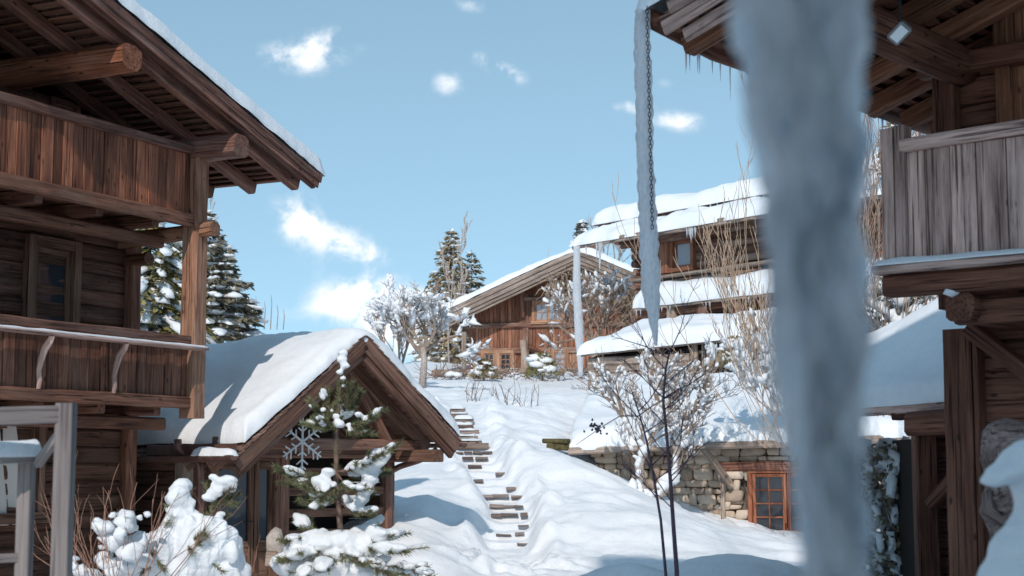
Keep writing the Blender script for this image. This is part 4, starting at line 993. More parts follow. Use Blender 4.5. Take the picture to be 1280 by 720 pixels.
# low shed with a long snowy roof in front
LS = Frame(*P(728, 444, 43).xy, .80, -.60)
t = thing('low_shed', LS(3, 1, 4), 'long low log shed with a slatted front under a smooth slab of snow', 'shed')
zs0 = zpy(446, 43)
mb = MB(); planks(mb, LS, 0.05, 3.2, zs0-1.1, zs0-.02, .2, th=.14, b=.25, seed=51, ch=.05, jit=.02); mb.build('log_wall', 'verge_wood', t)
mb = MB(); mb.hexa([LS(.1, .35, zs0-1.2), LS(9, .35, zs0-1.2), LS(9, 3, zs0-1.2), LS(.1, 3, zs0-1.2), LS(.1, .35, zs0), LS(9, .35, zs0+.4), LS(9, 3, zs0+.9), LS(.1, 3, zs0+.8)]); mb.build('inner_wall', 'interior_shade', t)
mb = MB(); rr = random.Random(2); x = 3.3
while x < 8: mb.beam(LS(x, .2, zs0-1), LS(x+rr.uniform(-.03, .03), .2, zs0+.14+(x*.05)-rr.uniform(0, .12)), .09, .05, up=LS.b); x += rr.uniform(.13, .2)
mb.beam(LS(3.2, .26, zs0-.02), LS(8, .26, zs0+.2), .05, .08); mb.build('slat_panel', 'fence_wood', t)
mb = MB(); mb.hexa([LS(-.05, 0, zs0), LS(9, 0, zs0+.42), LS(9, 3, zs0+1.1), LS(-.05, 3, zs0+.8), LS(-.05, 0, zs0+.07), LS(9, 0, zs0+.49), LS(9, 3, zs0+1.17), LS(-.05, 3, zs0+.87)]); rf = mb.build('roof', 'verge_wood', t)
mb = MB(); snow_sheet(mb, bil(LS(-.1, -.08, zs0+.08), LS(9, -.08, zs0+.5), LS(9, 3, zs0+1.18), LS(-.1, 3, zs0+.88)), 80, 24, .36, edge=.35, amp=.10, wob=.08, sag=.04, seed=24, fs=.7); mb.build('snow_cover', 'roof_snow', rf, smooth=True)

# ============================================================ RIGHT CHALET
RB = Frame(3.36, 14, .763, -.646)
t = thing('chalet', RB(2, 2, 0), 'shaded dark timber chalet on the right with a weathered grey plank balcony', 'chalet')
gA = P(815, 20, 13.3); dA = gA-RB.o; aE = dA.dot(RB.a); bE = dA.dot(RB.b); ZE = gA.z+.02
RSL = .33
def rr_z(a): return ZE+RSL*(a-aE)
zf = zpy(333, 14); zr = zpy(193, 14)
# balcony (front plane b=0)
mb = MB(); x = .16; ws = [.17, .235, .235, .27, .245, .28, .25, .27, .3, .26, .28, .3, .3, .3]; rr = random.Random(14)
for w in ws:
    mb.beam(RB(x+w/2, rr.uniform(-.01, .01), zf), RB(x+w/2, rr.uniform(-.008, .008), zr), w-.008, .035, up=RB.b, ch=.006, jit=.0035); x += w
XR = x
o = mb.build('balcony_railing', 'grey_board_wood', t)
mb = MB(); mb.beam(RB(.13, -.02, zr+.05), RB(XR, -.02, zr+.14), .13, .12, ch=.02, jit=.01); mb.build('handrail', 'grey_board_wood', o)
mb = MB(); mb.beam(RB(.0, 0, zf-.03), RB(.0, 0, zr+.22), .115, .17, up=RB.b, ch=.012, jit=.006); mb.beam(RB(.115, .012, zf-.03), RB(.115, .012, zr+.235), .10, .17, up=RB.b, ch=.012, jit=.006)
pp = mb.build('balcony_post', 'grey_board_wood', o)
mb = MB(); x = .14
while x < 1.0: mb.beam(RB(.02, x+.11, zf), RB(.02, x+.11, zr), .22, .035, up=RB.a, ch=.006); x += .225
mb.beam(RB(.02, .1, zr+.06), RB(.02, 1.05, zr+.06), .13, .11, ch=.02)
mb.build('balcony_railing', 'grey_board_wood', t)
mb = MB(); mb.beam(RB(-.10, -.07, zf-.045), RB(XR, -.07, zf-.045), .26, .075, ch=.02, jit=.008); lg = mb.build('ledge_board', 'grey_board_wood', t)
mb = MB(); snow_sheet(mb, bil(RB(-.10, -.20, zf-.01), RB(XR, -.20, zf-.01), RB(XR, -.03, zf-.01), RB(-.10, -.03, zf-.01)), 70, 6, .055, edge=.06, amp=.012, wob=.02, fs=2.5, seed=31); mb.build('snow_cover', 'snow', lg, smooth=True)
mb = MB(); mb.beam(RB(-.05, -.02, zf-.18), RB(XR, -.02, zf-.18), .2, .19, ch=.03, jit=.012); mb.build('floor_beam', 'right_dark_wood', t)
mb = MB(); x = .1
for b_ in np.arange(.15, 1.1, .2): mb.beam(RB(-.02, b_, zf-.10), RB(XR, b_, zf-.10), .19, .06)
mb.build('balcony_floor', 'right_dark_wood', t)
for a_ in (.62, 2.4):
    mb = MB(); mb.beam(RB(a_, -.03, zf-.40), RB(a_, 1.4, zf-.40), .26, .24, ch=.04, jit=.015); mb.build('floor_beam', 'right_dark_wood', t)
mb = MB(); mb.blob(RB(.62-.05, -.06, zf-.27), .09, .06, .04); mb.build('snow_cover', 'snow', t, smooth=True)
mb = MB(); mb.beam(RB(.5, .18, zf-.42), RB(XR, .18, zf-.42), .16, .22, ch=.03, jit=.012); mb.build('floor_beam', 'right_dark_wood', t)
# upper wall at b=1.15
WU = 1.15; a0 = RB.px(1172, 120, WU)
mb = MB(); mb.beam(RB(a0+.11, WU-.03, zf-.3), RB(a0+.11, WU-.03, rr_z(a0)-.3), .22, .2, up=RB.b, ch=.015, jit=.005); mb.build('corner_post', 'right_dark_wood', t)
mb = MB(); planks(mb, RB, a0+.2, 6, zf-.3, rr_z(6), .24, th=.06, b=WU+.05, seed=61, ch=.015, jit=.005, jb=.012, clip=lambda z: (max(a0+.2, aE+(z+.12-ZE+.25)/RSL), 6)); mb.build('board_wall', 'right_dark_wood', t)
mb = MB(); mb.beam(RB(a0-.1, WU-.12, rr_z(a0)-.46), RB(2.6, WU-.12, rr_z(a0)-.46), .2, .2, ch=.03); mb.build('wall_plate', 'right_dark_wood', t)
ad = RB.px(1258, 120, WU)
mb = MB(); mb.beam(RB(ad, WU-.04, zf), RB(ad, WU-.04, 6.35), .14, .12, up=RB.b, ch=.01); mb.beam(RB(ad+1.05, WU-.04, zf), RB(ad+1.05, WU-.04, 6.35), .14, .12, up=RB.b, ch=.01); mb.beam(RB(ad, WU-.04, 6.42), RB(ad+1.05, WU-.04, 6.42), .12, .14)
df = mb.build('door_frame', 'right_rafter_wood', t)
mb = MB(); planks(mb, RB, ad+.07, ad+.98, zf, 6.35, .18, th=.05, b=WU, vertical=True, seed=5); mb.build('door', 'right_rafter_wood', t)
mb = MB(); mb.prism([RB(a0+.2, WU+.1, -.3), RB(7, WU+.1, -.3), RB(7, WU+.1, rr_z(7)-.3), RB(a0+.2, WU+.1, rr_z(a0)-.3)], RB.b*5); mb.build('inner_wall', 'right_dark_wood', t)
# lower storey
al = RB.px(1187, 560, WU-.1); 
mb = MB(); al = RB.px(1206, 560, WU-.1); mb.beam(RB(al, WU-.1, -.3), RB(al, WU-.1, zf-.5), .27, .25, up=RB.b, ch=.012, jit=.006); mb.beam(RB(al+.17, WU-.12, -.3), RB(al+.17, WU-.12, zf-.5), .05, .18, up=RB.b, ch=.008); mb.build('corner_post', 'right_dark_wood', t)
mb = MB(); planks(mb, RB, al+.18, 6, -.3, zf-.3, .26, th=.05, b=WU-.02, seed=71, ch=.012, jb=.008); mb.build('board_wall', 'right_dark_wood', t)
mb = MB(); mb.beam(RB(al+.12, WU-.22, zf-.5), RB(al+.95, WU-.22, zf-1.15), .12, .15, ch=.02); mb.build('brace', 'right_dark_wood', t)
# roof: rafters, deck, verge, gutter
def rp(a, b, dz=0): return RB(a, b, rr_z(a)+dz)
b0_, b1_ = bE, bE+5.45
mb = MB(); a = aE; rr = random.Random(9)
while a < aE+9:
    w = rr.uniform(.14, .2); mb.beam(rp(a+w/2, b0_+.03, -.13), rp(a+w/2, b1_, -.13), w-.008, .03); a += w
rf = mb.build('roof', 'right_dark_wood', t)
mb = MB(); shingle_rows(mb, rp(aE-.05, b0_-.02, -.11), rp(aE-.05, b1_, -.11), rp(aE+9, b0_-.02, -.11), rp(aE+9, b1_, -.11), 44, seg=.2, th=.02, seed=8); mb.build('shingles', 'shingle_wood', rf)
mb = MB()
for k, (dz, h, bb, s_) in enumerate(((-.06, .12, -.03, .20), (-.19, .13, .0, .12), (-.33, .13, .05, .30))): mb.beam(rp(aE+s_, b0_+bb, dz), rp(aE+9, b0_+bb, dz), .045, h, ch=.012, jit=.006)
mb.build('verge_board', 'grey_board_wood', rf)
for b_ in (b0_+.35, -.62, .15, .92, 1.7, 2.5, 3.2):
    mb = MB(); mb.beam(rp(aE+.12, b_, -.26), rp(aE+9, b_, -.26), .17, .2, ch=.02, jit=.008); mb.build('rafter', 'right_rafter_wood', t)
for a_ in (a0+.25, a0+3.2):
    mb = MB(); mb.tube([rp(a_, b0_+.35, -.55), rp(a_, 3.2, -.55)], .19, 12); mb.build('purlin', 'right_dark_wood', t, smooth=True)
mb = MB(); mb.tube([P(813, 20, 13.28)+V((0, 0, -.02)), rp(aE-.04, b0_+1.0, -.10), rp(aE-.04, b1_, -.10)], [.085, .09, .085], 10); gt = mb.build('gutter', 'right_dark_wood', rf, smooth=True)
mb = MB(); snow_sheet(mb, bil(rp(aE-.10, b0_-.12, -.0), rp(aE-.10, b1_, -.0), rp(aE+9, b1_, 0), rp(aE+9, b0_-.12, 0)), 30, 60, .26, edge=.16, amp=.03, wob=.05, seed=33); mb.build('snow_cover', 'roof_snow', rf, smooth=True)
# flood lamp
lp = P(1124, 42, 12.9)
t2 = thing('flood_lamp', lp, 'small glass flood lamp clamped under the rafters of the right chalet', 'lamp')
dn = V((-.35, -.75, -.55)).normalized(); sd = dn.cross(V((0, 0, 1))).normalized(); upv = sd.cross(dn)
sd2 = (sd*.75+upv*-.66).normalized(); up2 = dn.cross(sd2)
mb = MB(); mb.beam(lp-dn*.05, lp, .19, .12, up=up2, ch=.015); mb.build('housing', 'lamp_metal', t2)
mb = MB(); mb.beam(lp-sd2*.07, lp+sd2*.07, .015, .085, up=up2, ch=.004) ; mb.v = [tuple(V(q)+dn*.006) for q in mb.v]; mb.build('lens', 'lamp_glass', t2)
mb = MB(); mb.tube([lp-dn*.04, lp-dn*.06+V((0, 0, .10)), lp-dn*.08+V((0, 0, .42))], .012, 6); mb.build('bracket', 'black_metal', t2)

# lean-to behind the right chalet
t = thing('lean_to', P(1165, 700, 18), 'open timber lean-to beside the right chalet under an untouched drift of snow', 'lean-to')
e0, e1 = P(1030, 514, 19.5), P(1215, 500, 17.6); r0, r1 = P(1030, 462, 22.5), P(1215, 372, 20.6)
mb = MB(); mb.hexa([e0+V((0, 0, -.1)), e1+V((0, 0, -.1)), r1+V((0, 0, -.1)), r0+V((0, 0, -.1)), e0, e1, r1, r0]); rf = mb.build('roof', 'right_dark_wood', t)
mb = MB(); mb.beam(e0+V((0, -.03, -.03)), e1+V((0, -.03, -.03)), .06, .13, ch=.015); mb.build('eave_board', 'grey_board_wood', rf)
mb = MB(); snow_sheet(mb, bil(e0+V((0, -.1, 0)), e1+V((0, -.1, 0)), r1, r0), 40, 40, .20, edge=.16, amp=.03, wob=.03, seed=35, eu=(0, 0), ev=(1, 0)); mb.build('snow_cover', 'roof_snow', rf, smooth=True)
mb = MB(); p = P(1157, 620, 18.3); mb.beam(V((p.x, p.y, -.3)), V((p.x, p.y, zpy(536, 18.3))), .24, .24, up=V((0, 1, 0)), ch=.015, jit=.006); mb.build('post', 'right_dark_wood', t)
mb = MB(); mb.beam(P(1139, 530, 18.1), P(1215, 527, 17.4), .24, .26, ch=.05, jit=.01); mb.beam(P(1120, 519, 18.6), P(1215, 514, 17.9), .2, .12, ch=.02); mb.build('beam', 'right_dark_wood', t)
mb = MB(); mb.beam(P(1163, 630, 18.2), P(1196, 596, 17.9), .17, .14, ch=.02); mb.build('brace', 'right_dark_wood', t)
mb = MB(); z_ = -.3
p0 = P(1168, 600, 18.5); p1 = P(1230, 600, 18.0)
while z_ < 2.1: mb.beam(V((p0.x, p0.y, z_+.13)), V((p1.x, p1.y, z_+.13)), .06, .25, ch=.03); z_ += .265
mb.build('board_wall', 'right_dark_wood', t)
mb = MB(); mb.hexa([V((p0.x, p0.y+.1, -.3)), V((p1.x, p1.y+.1, -.3)), V((p1.x, p1.y+2, -.3)), V((p0.x, p0.y+2, -.3)), V((p0.x, p0.y+.1, 2.1)), V((p1.x, p1.y+.1, 2.1)), V((p1.x, p1.y+2, 2.1)), V((p0.x, p0.y+2, 2.1))]); mb.build('inner_wall', 'interior_shade', t)

# ============================================================ unseen chalet added behind the viewer to block the sun; carries the giant icicle
t = thing('shade_block_chalet', V((-1, -3, 0)), 'unseen pale chalet added behind the viewer as shade block, carrying the giant icicle', 'chalet')
mb = MB(); z_ = -.3
while z_ < 19.5: mb.beam(V((-3.3, -1.6, z_+.15)), V((4.6, -1.6, z_+.15)), .12, .298, ch=.002); z_ += .3
mb.build('fill_plaster_wall', 'pale_fill_plaster', t)
mb = MB(); mb.hexa([V((-3.2, -9, -.3)), V((4.5, -9, -.3)), V((4.5, -1.7, -.3)), V((-3.2, -1.7, -.3)), V((-3.2, -9, 19.4)), V((4.5, -9, 19.4)), V((4.5, -1.7, 19.4)), V((-3.2, -1.7, 19.4))]); mb.build('inner_wall', 'interior_shade', t)
TC = Frame(0, -1.6, -1, 0)
for x_ in (-2.2, -.4, 1.4, 3.2):
    for z_ in (2.2, 5.2, 8.2, 11.2, 14.2):
        f = lambda a, b, z: V((-a, -1.52-b, z)); window(t, type('F', (), {'__call__': lambda s, a, b, z: V((-a, -1.5-b, z)), 'b': V((0, -1, 0)), 'a': V((-1, 0, 0))})(), -x_, z_, .9, 1.1, 0, 2, 1, 2, 'door_wood', 'glass')
mb = MB(); mb.hexa([V((-4.0, -9.5, 19.45)), V((5.3, -9.5, 19.45)), V((5.3, -.9, 19.45)), V((-4.0, -.9, 19.45)), V((-4.0, -9.5, 19.65)), V((5.3, -9.5, 19.65)), V((5.3, -.9, 19.65)), V((-4.0, -.9, 19.65))]); rf = mb.build('roof', 'old_dark_wood', t)
mb = MB(); mb.hexa([V((.18, -1.5, 3.05)), V((.38, -1.5, 3.05)), V((.38, 1.62, 2.95)), V((.18, 1.62, 2.95)), V((.18, -1.5, 3.2)), V((.38, -1.5, 3.2)), V((.38, 1.62, 3.1)), V((.18, 1.62, 3.1))]); cp = mb.build('gutter_spout', 'old_dark_wood', t)

# ============================================================ VEGETATION
def branch(mb, nodes, p, d, L, r, depth, rr, up=.15, nk=(2, 4), bend=.35, shrink=.62, ang=.7, rmin=.0035, seg=4, side=4, start=.3):
    pts = [p.copy()]; dirs = []; q = p.copy(); dd = d.copy()
    for k in range(seg):
        dd = (dd+V((rr.gauss(0, bend*.4), rr.gauss(0, bend*.4), rr.gauss(0, bend*.3)+up*.3))).normalized()
        q = q+dd*(L/seg); pts.append(q.copy()); dirs.append(dd.copy())
    r1 = max(rmin, r*.55)
    rad = [r+(r1-r)*k/seg for k in range(seg+1)]
    if depth == 0: rad[-1] = rad[-1]*.5
    mb.tube(pts, rad, side if r > .012 else 3, cap=False)
    nodes += [(pts[k], dirs[min(k, seg-1)], rad[k], depth) for k in range(1, seg+1)]
    if depth <= 0: return
    n = rr.randint(*nk)
    for i in range(n):
        f = start+(1-start)*(i+rr.random())/n; k = min(seg-1, int(f*seg)); b0 = pts[k].lerp(pts[k+1], f*seg-k)
        a = dirs[k]; o = a.orthogonal().normalized(); o.rotate(Matrix.Rotation(rr.uniform(0, 6.28), 3, a))
        nd = (a*math.cos(ang)+o*math.sin(ang)*rr.uniform(.7, 1.2)+V((0, 0, up))).normalized()
        branch(mb, nodes, b0, nd, L*shrink*rr.uniform(.75, 1.2)*(1.15-f*.35), max(rmin, rad[k]*.62), depth-1, rr, up, nk, bend, shrink, ang, rmin, seg, side, start)

def snow_on(mb, nodes, rr, prob, size, minr=0, maxd=9, amp=.25, lift=.6, flat=.62, keep=lambda p: True):
    for p, d, r, dep in nodes:
        if rr.random() < prob and keep(p):
            s = size*rr.uniform(.5, 1.5); mb.blob(p+V((0, 0, s*lift*.5)), s*rr.uniform(1, 1.8), s*rr.uniform(.7, 1.0), s*flat, amp=amp, axis=(d.x, d.y, d.z*.5+.001))

def needles(mb, a, b, n, L, w, rr, spread=1.0, flatten=0):
    a = V(a); b = V(b); ax = (b-a).normalized(); o1 = ax.orthogonal().normalized(); o2 = ax.cross(o1)
    for _ in range(n):
        t_ = rr.random(); p = a.lerp(b, t_); an = rr.uniform(0, 6.28); o = o1*math.cos(an)+o2*math.sin(an)
        d = (ax*rr.uniform(.5, 1.1)+o*spread); 
        if flatten: d.z *= (1-flatten)
        d.normalize(); l = L*rr.uniform(.7, 1.2); s = d.cross(V((rr.uniform(-1, 1), rr.uniform(-1, 1), rr.uniform(-1, 1)))).normalized()*w
        k = len(mb.v); mb.v += [tuple(p-s), tuple(p+s), tuple(p+d*l)]; mb.f.append((k, k+1, k+2)); mb.lc += [(0, 0, 0)]*3; mb.r += [.5]*3

def spruce(loc, H, Rb, label, nt_=16, nb=9, mat='brown_needles', snow=.5, seed=0, group=None, dens=26, pad=.16, droop=.25, padw=.05, snow_s=.16, name='spruce', lean=(0, 0), crown_from=.08, trunk='bark', padn=None):
    rr = random.Random(seed); loc = V(loc)
    t = thing(name, loc, label, 'tree', group)
    mb = MB(); top = loc+V((lean[0], lean[1], H)); mb.tube([loc+V((0, 0, -.3)), loc.lerp(top, .5), top], [H*.018, H*.011, .01], 7); mb.build('trunk', trunk, t, smooth=True)
    fo = MB(); sn = MB(); br = MB()
    for i in range(nt_):
        f = crown_from+(1-crown_from)*(i+.3)/nt_; c_ = loc.lerp(top, f); rad = Rb*(1-f)**.85+.06*Rb
        m = max(4, int(nb*(.5+.6*(1-f))))
        for j in range(m):
            an = 6.28*(j+rr.random()*.8)/m+i*.7; l = rad*rr.uniform(.7, 1.15); rise = .25*f
            pts = []; 
            for k in range(5):
                u = k/4; pts.append(c_+V((math.cos(an)*l*u, math.sin(an)*l*u, l*(rise*u*2-droop*2.2*u*u+.12*max(0, u-.7))+rr.uniform(-.02, .02))))
            br.tube(pts, [.018*H/8+.006]*4+[.004], 3, cap=False)
            nd = int(dens*l/Rb*rr.uniform(.8, 1.2))+4
            for _ in range(nd):
                u = rr.random()**.6; k = min(3, int(u*4)); p = pts[k].lerp(pts[k+1], u*4-k)
                side = V((-math.sin(an), math.cos(an), 0))*rr.uniform(-1, 1)*l*.38*(1.1-u*.75)
                p = p+side+V((0, 0, -abs(rr.gauss(0, .05))-side.length*.25))
                dr = (V((math.cos(an), math.sin(an), 0))*.7+side.normalized()*rr.uniform(.2, 1)+V((0, 0, rr.uniform(-.9, .15)))).normalized()
                s = pad*rr.uniform(.6, 1.3); w_ = dr.cross(V((rr.uniform(-.6, .6), rr.uniform(-.6, .6), 1))).normalized()*(padw*rr.uniform(.7, 1.3))
                k0 = len(fo.v); fo.v += [tuple(p-w_*.5), tuple(p+w_*.5), tuple(p+dr*s*.6+w_), tuple(p+dr*s), tuple(p+dr*s*.6-w_)]
                fo.f.append((k0, k0+1, k0+2, k0+3, k0+4)); fo.lc += [(0, 0, 0)]*5; fo.r += [.5]*5
            if rr.random() < snow:
                for _ in range(rr.randint(2, 4)):
                    u = rr.uniform(.3, .98); k = min(3, int(u*4)); p = pts[k].lerp(pts[k+1], u*4-k); d = pts[k+1]-pts[k]
                    s = snow_s*rr.uniform(.6, 1.4)*(.5+.6*(1-f)); sn.blob(p+V((0, 0, s*.25)), s*1.6, s*rr.uniform(.8, 1.4), s*.42, amp=.22, axis=d)
    br.build('branches', trunk, t); fo.build('crown', mat, t)
    if sn.v: sn.build('snow_cover', 'snow', t, smooth=True)
    return t

def bare_tree(loc, label, seed, stems, H, r, depth=4, mat='twig_bark', snow=0, snow_s=.08, name='bare_tree', cat='tree', group=None, spread=.4, keep=None, part='branches', **kw):
    rr = random.Random(seed); loc = V(loc); t = thing(name, loc, label, cat, group)
    mb = MB(); nodes = []
    for i in range(stems):
        an = rr.uniform(0, 6.28); d = V((math.cos(an)*spread*rr.random(), math.sin(an)*spread*rr.random(), 1)).normalized()
        branch(mb, nodes, loc+V((rr.uniform(-1, 1), rr.uniform(-1, 1), 0))*spread*.25+V((0, 0, -.1)), d, H*.45*rr.uniform(.8, 1.15), r*rr.uniform(.7, 1.1), depth, rr, **kw)
    mb.build(part, mat, t)
    if snow:
        sn = MB(); snow_on(sn, nodes, rr, snow, snow_s, keep=keep or (lambda p: True))
        if sn.v: sn.build('snow_cover', 'snow', t, smooth=True)
    return t
def gp(px, py, d): return P(px, py, d)

# --- background trees
spruce(P(563, 462, 85), zpy(286, 85)-zpy(462, 85), 2.3, 'tall sunlit spruce dusted with snow behind the roof of the sunlit chalet', nt_=24, nb=10, seed=3, snow=.75, dens=34, pad=.30, padw=.07, snow_s=.17, droop=.12)
spruce(P(589, 462, 88), zpy(312, 88)-zpy(462, 88), 1.6, 'smaller darker spruce just right of the tall sunlit one', nt_=18, nb=9, seed=4, mat='dark_needles', snow=.5, dens=30, pad=.30, padw=.07, snow_s=.17, droop=.12)
bare_tree(P(562, 470, 80), 'very thin leafless birch reaching above the tall sunlit spruce', 21, 1, 12.2, .045, depth=4, mat='pale_bark', spread=.05, nk=(4, 6), ang=.45, up=.35, shrink=.42, rmin=.012, seg=6, start=.2, bend=.15)
spruce(P(728, 330, 80), zpy(274, 80)-zpy(330, 80), .9, 'little snowy spruce tip showing above the ridge of the sunlit chalet', nt_=9, nb=7, seed=5, mat='dark_needles', snow=.9, dens=26, pad=.26, padw=.09, snow_s=.2)
bare_tree(P(765, 350, 74), 'faint leafless bushy tree between the chalet ridge and the upper right house', 33, 4, 4.4, .05, depth=3, mat='twig_bark', spread=.5, rmin=.010, nk=(3, 4), up=.4)
spruce(P(184, 470, 36), zpy(262, 36)-zpy(470, 36), 2.2, 'broad olive green spruce heavy with snow seen between the log wall and the balcony post', nt_=14, nb=12, seed=7, mat='green_needles', snow=1, dens=95, pad=.20, padw=.045, snow_s=.22, droop=.3)
spruce(P(262, 430, 42), zpy(262, 42)-zpy(430, 42), 1.5, 'dark spruce with snowy tips just right of the balcony post', nt_=16, nb=10, seed=9, mat='dark_needles', snow=1, dens=70, pad=.20, padw=.05, snow_s=.17, droop=.1, lean=(-.25, 0))
bare_tree(P(268, 430, 46), 'fine bare birch rising behind the dark spruce beside the balcony post', 41, 2, 6.6, .05, depth=4, mat='twig_bark', spread=.2, nk=(3, 5), ang=.5, up=.5, shrink=.5, rmin=.007, seg=5)
for k, (px, h) in enumerate(((310, 25), (319, 34), (330, 28), (338, 37), (346, 24), (354, 18), (302, 16))):
    b_ = P(px, 412, 48+k*.2); mb = MB(); mb.tube([b_, b_+V((.03, 0, h*.022)), b_+V((0, 0, (h+8)*.024))], [.016, .012, .005], 4)
    tag(mb.build('bare_stake', 'twig_bark', None), 'thin bare upright shoot poking up behind the snowy porch roof', 'shoot', 'shoots behind the porch roof')
# snow laden fruit tree left of the chalet
def round_snow_tree(loc, H, W, label, seed, n_snow, ss, depth=4, top_bare=True, mat='twig_bark', stems=4, trunk_r=.07, zmax=None, rmin=.008):
    rr = random.Random(seed); loc = V(loc); t = thing('snowy_tree', loc, label, 'tree'); mb = MB(); nodes = []
    mb.tube([loc+V((0, 0, -.2)), loc+V((.05, 0, H*.18)), loc+V((0, 0, H*.3))], [trunk_r*1.3, trunk_r, trunk_r*.9], 7); mb.build('trunk', 'pale_bark', t, smooth=True); mb = MB()
    for i in range(stems):
        an = 6.28*i/stems+rr.random(); d = V((math.cos(an)*W/H*1.5, math.sin(an)*W/H*1.0, 1)).normalized()
        branch(mb, nodes, loc+V((0, 0, H*rr.uniform(.2, .3))), d, H*.36, trunk_r*.6, depth, rr, nk=(3, 4), up=.18, ang=.75, shrink=.68, rmin=rmin, bend=.45)
    mb.build('branches', mat, t)
    sn = MB(); zm = zmax or 1e9
    cand = [n for n in nodes if n[0].z < zm]; rr.shuffle(cand)
    for p, d, r, dep in cand[:n_snow]:
        s = ss*(.35+1.5*rr.random()**2.2); sn.blob(p+V((0, 0, s*.25)), s*rr.uniform(1.1, 2.3), s*rr.uniform(.5, .9), s*rr.uniform(.35, .6), amp=.34, axis=d)
    sn.build('snow_cover', 'snow', t, smooth=True); return t
b_ = P(528, 478, 45)
round_snow_tree(b_, 3.3, 2.2, 'leafless tree loaded with fluffy snow left of the sunlit chalet', 51, 560, .085, zmax=zpy(372, 45), trunk_r=.09, stems=6)
bare_tree(P(497, 470, 47), 'tall leafless tree with bare top twigs behind the fluffy snowy tree', 52, 4, 3.9, .045, depth=4, spread=.5, snow=.12, snow_s=.07, nk=(3, 4), up=.45, rmin=.006, shrink=.6)
b_ = P(742, 470, 54)
round_snow_tree(b_, 4.2, 3.0, 'snow dusted leafless tree standing in front of the right half of the sunlit chalet', 53, 330, .075, trunk_r=.09, stems=7)
# snowy undergrowth on the slope beneath the fence
rr = random.Random(77)
mb = MB(); sn = MB()
for k in range(420):
    px = rr.uniform(535, 735); p = P(px, rr.uniform(466, 484), rr.uniform(54, 58.5)); tangle(mb, lambda q, p=p: p, 1, .8, .016, .6, k)
    if rr.random() < .09: sn.blob(p, .16*rr.uniform(.6, 1.5), .14, .10)
h_ = kind(tag(mb.build('undergrowth', 'bark', None), 'tangle of brown leafless undergrowth below the rail fence', 'undergrowth'), 'stuff')
sn.build('snow_cover', 'snow', h_, smooth=True)
def conifer_bush(loc, H, W, label, seed, mat='brown_needles', snow=20, ss=.13, n=900, pad=.16, padw=.03, group=None):
    rr = random.Random(seed); loc = V(loc); t = thing('conifer_bush', loc, label, 'bush', group); mb = MB(); sn = MB(); tr = MB()
    for _ in range(n):
        an = rr.uniform(0, 6.28); u = rr.random()**.5; z_ = rr.random()**.8; w_ = W*(1-.75*z_); p = loc+V((math.cos(an)*w_*u, math.sin(an)*w_*u, z_*H))
        d = (V((math.cos(an), math.sin(an), rr.uniform(.1, 1.4)))).normalized(); s = d.cross(V((rr.uniform(-1, 1), rr.uniform(-1, 1), 1))).normalized()*padw
        k = len(mb.v); mb.v += [tuple(p-s*.4), tuple(p+s*.4), tuple(p+d*pad*.5+s), tuple(p+d*pad), tuple(p+d*pad*.5-s)]; mb.f.append((k, k+1, k+2, k+3, k+4)); mb.lc += [(0, 0, 0)]*5; mb.r += [.5]*5
    for _ in range(snow):
        an = rr.uniform(0, 6.28); z_ = rr.random()*.9; w_ = W*(1-.75*z_)*rr.uniform(.3, 1); p = loc+V((math.cos(an)*w_, math.sin(an)*w_, z_*H+.05)); s = ss*rr.uniform(.6, 1.5); sn.blob(p, s*1.3, s, s*.6, amp=.22)
    tr.tube([loc+V((0, 0, -.2)), loc+V((0, 0, H*.7))], [.04, .02], 5); tr.build('stem', 'bark', t); mb.build('foliage', mat, t); sn.build('snow_cover', 'snow', t, smooth=True); return t
conifer_bush(P(605, 474, 53), .6, .5, 'small olive conifer in front of the left windows of the sunlit chalet', 61, 'brown_needles', 16, .12)
conifer_bush(P(678, 472, 53), .75, .62, 'round snow topped conifer in front of the right windows of the sunlit chalet', 62, 'green_needles', 24, .17)
conifer_bush(P(925, 462, 40), .75, .8, 'olive evergreen bush growing through the snow beside the low slatted shed', 63, 'brown_needles', 60, .14, n=1100)
# twigs sticking from the bank above the stairs
def shoots(loc, label, n, H, W, mat, seed, name='twig_bush', snow=0, ss=.04, lean=.35, r=.006, depth=1, group=None, cat='bush', nk=(1, 3)):
    rr = random.Random(seed); loc = V(loc); t = thing(name, loc, label, cat, group); mb = MB(); nodes = []
    for _ in range(n):
        p = loc+V((rr.uniform(-W, W), rr.uniform(-W, W)*.6, -.05)); d = V((rr.gauss(0, lean)+(p.x-loc.x)*.5, rr.gauss(0, lean*.7), 1)).normalized()
        branch(mb, nodes, p, d, H*rr.uniform(.5, 1.1), r*rr.uniform(.7, 1.3), depth, rr, up=.1, nk=nk, ang=.5, shrink=.45, rmin=r*.45, bend=.3)
    mb.build('stems', mat, t)
    if snow: sn = MB(); snow_on(sn, nodes, rr, snow, ss, flat=.7); (sn.build('snow_cover', 'snow', t, smooth=True) if sn.v else None)
    return t
for k, (px, py, d, n) in enumerate(((598, 500, 38.5, 9), (628, 506, 37.5, 12), (664, 512, 37.0, 7))):
    p = P(px, py, d); p.z = gz(p.x, p.y); shoots(p, ('thin twigs poking from the snow just above the log steps', 'middle clump of twigs in the snow above the log steps', 'rightmost clump of twigs in the snow above the log steps')[k], n, .55, .28, 'bark', 80+k, lean=.25, r=.009)
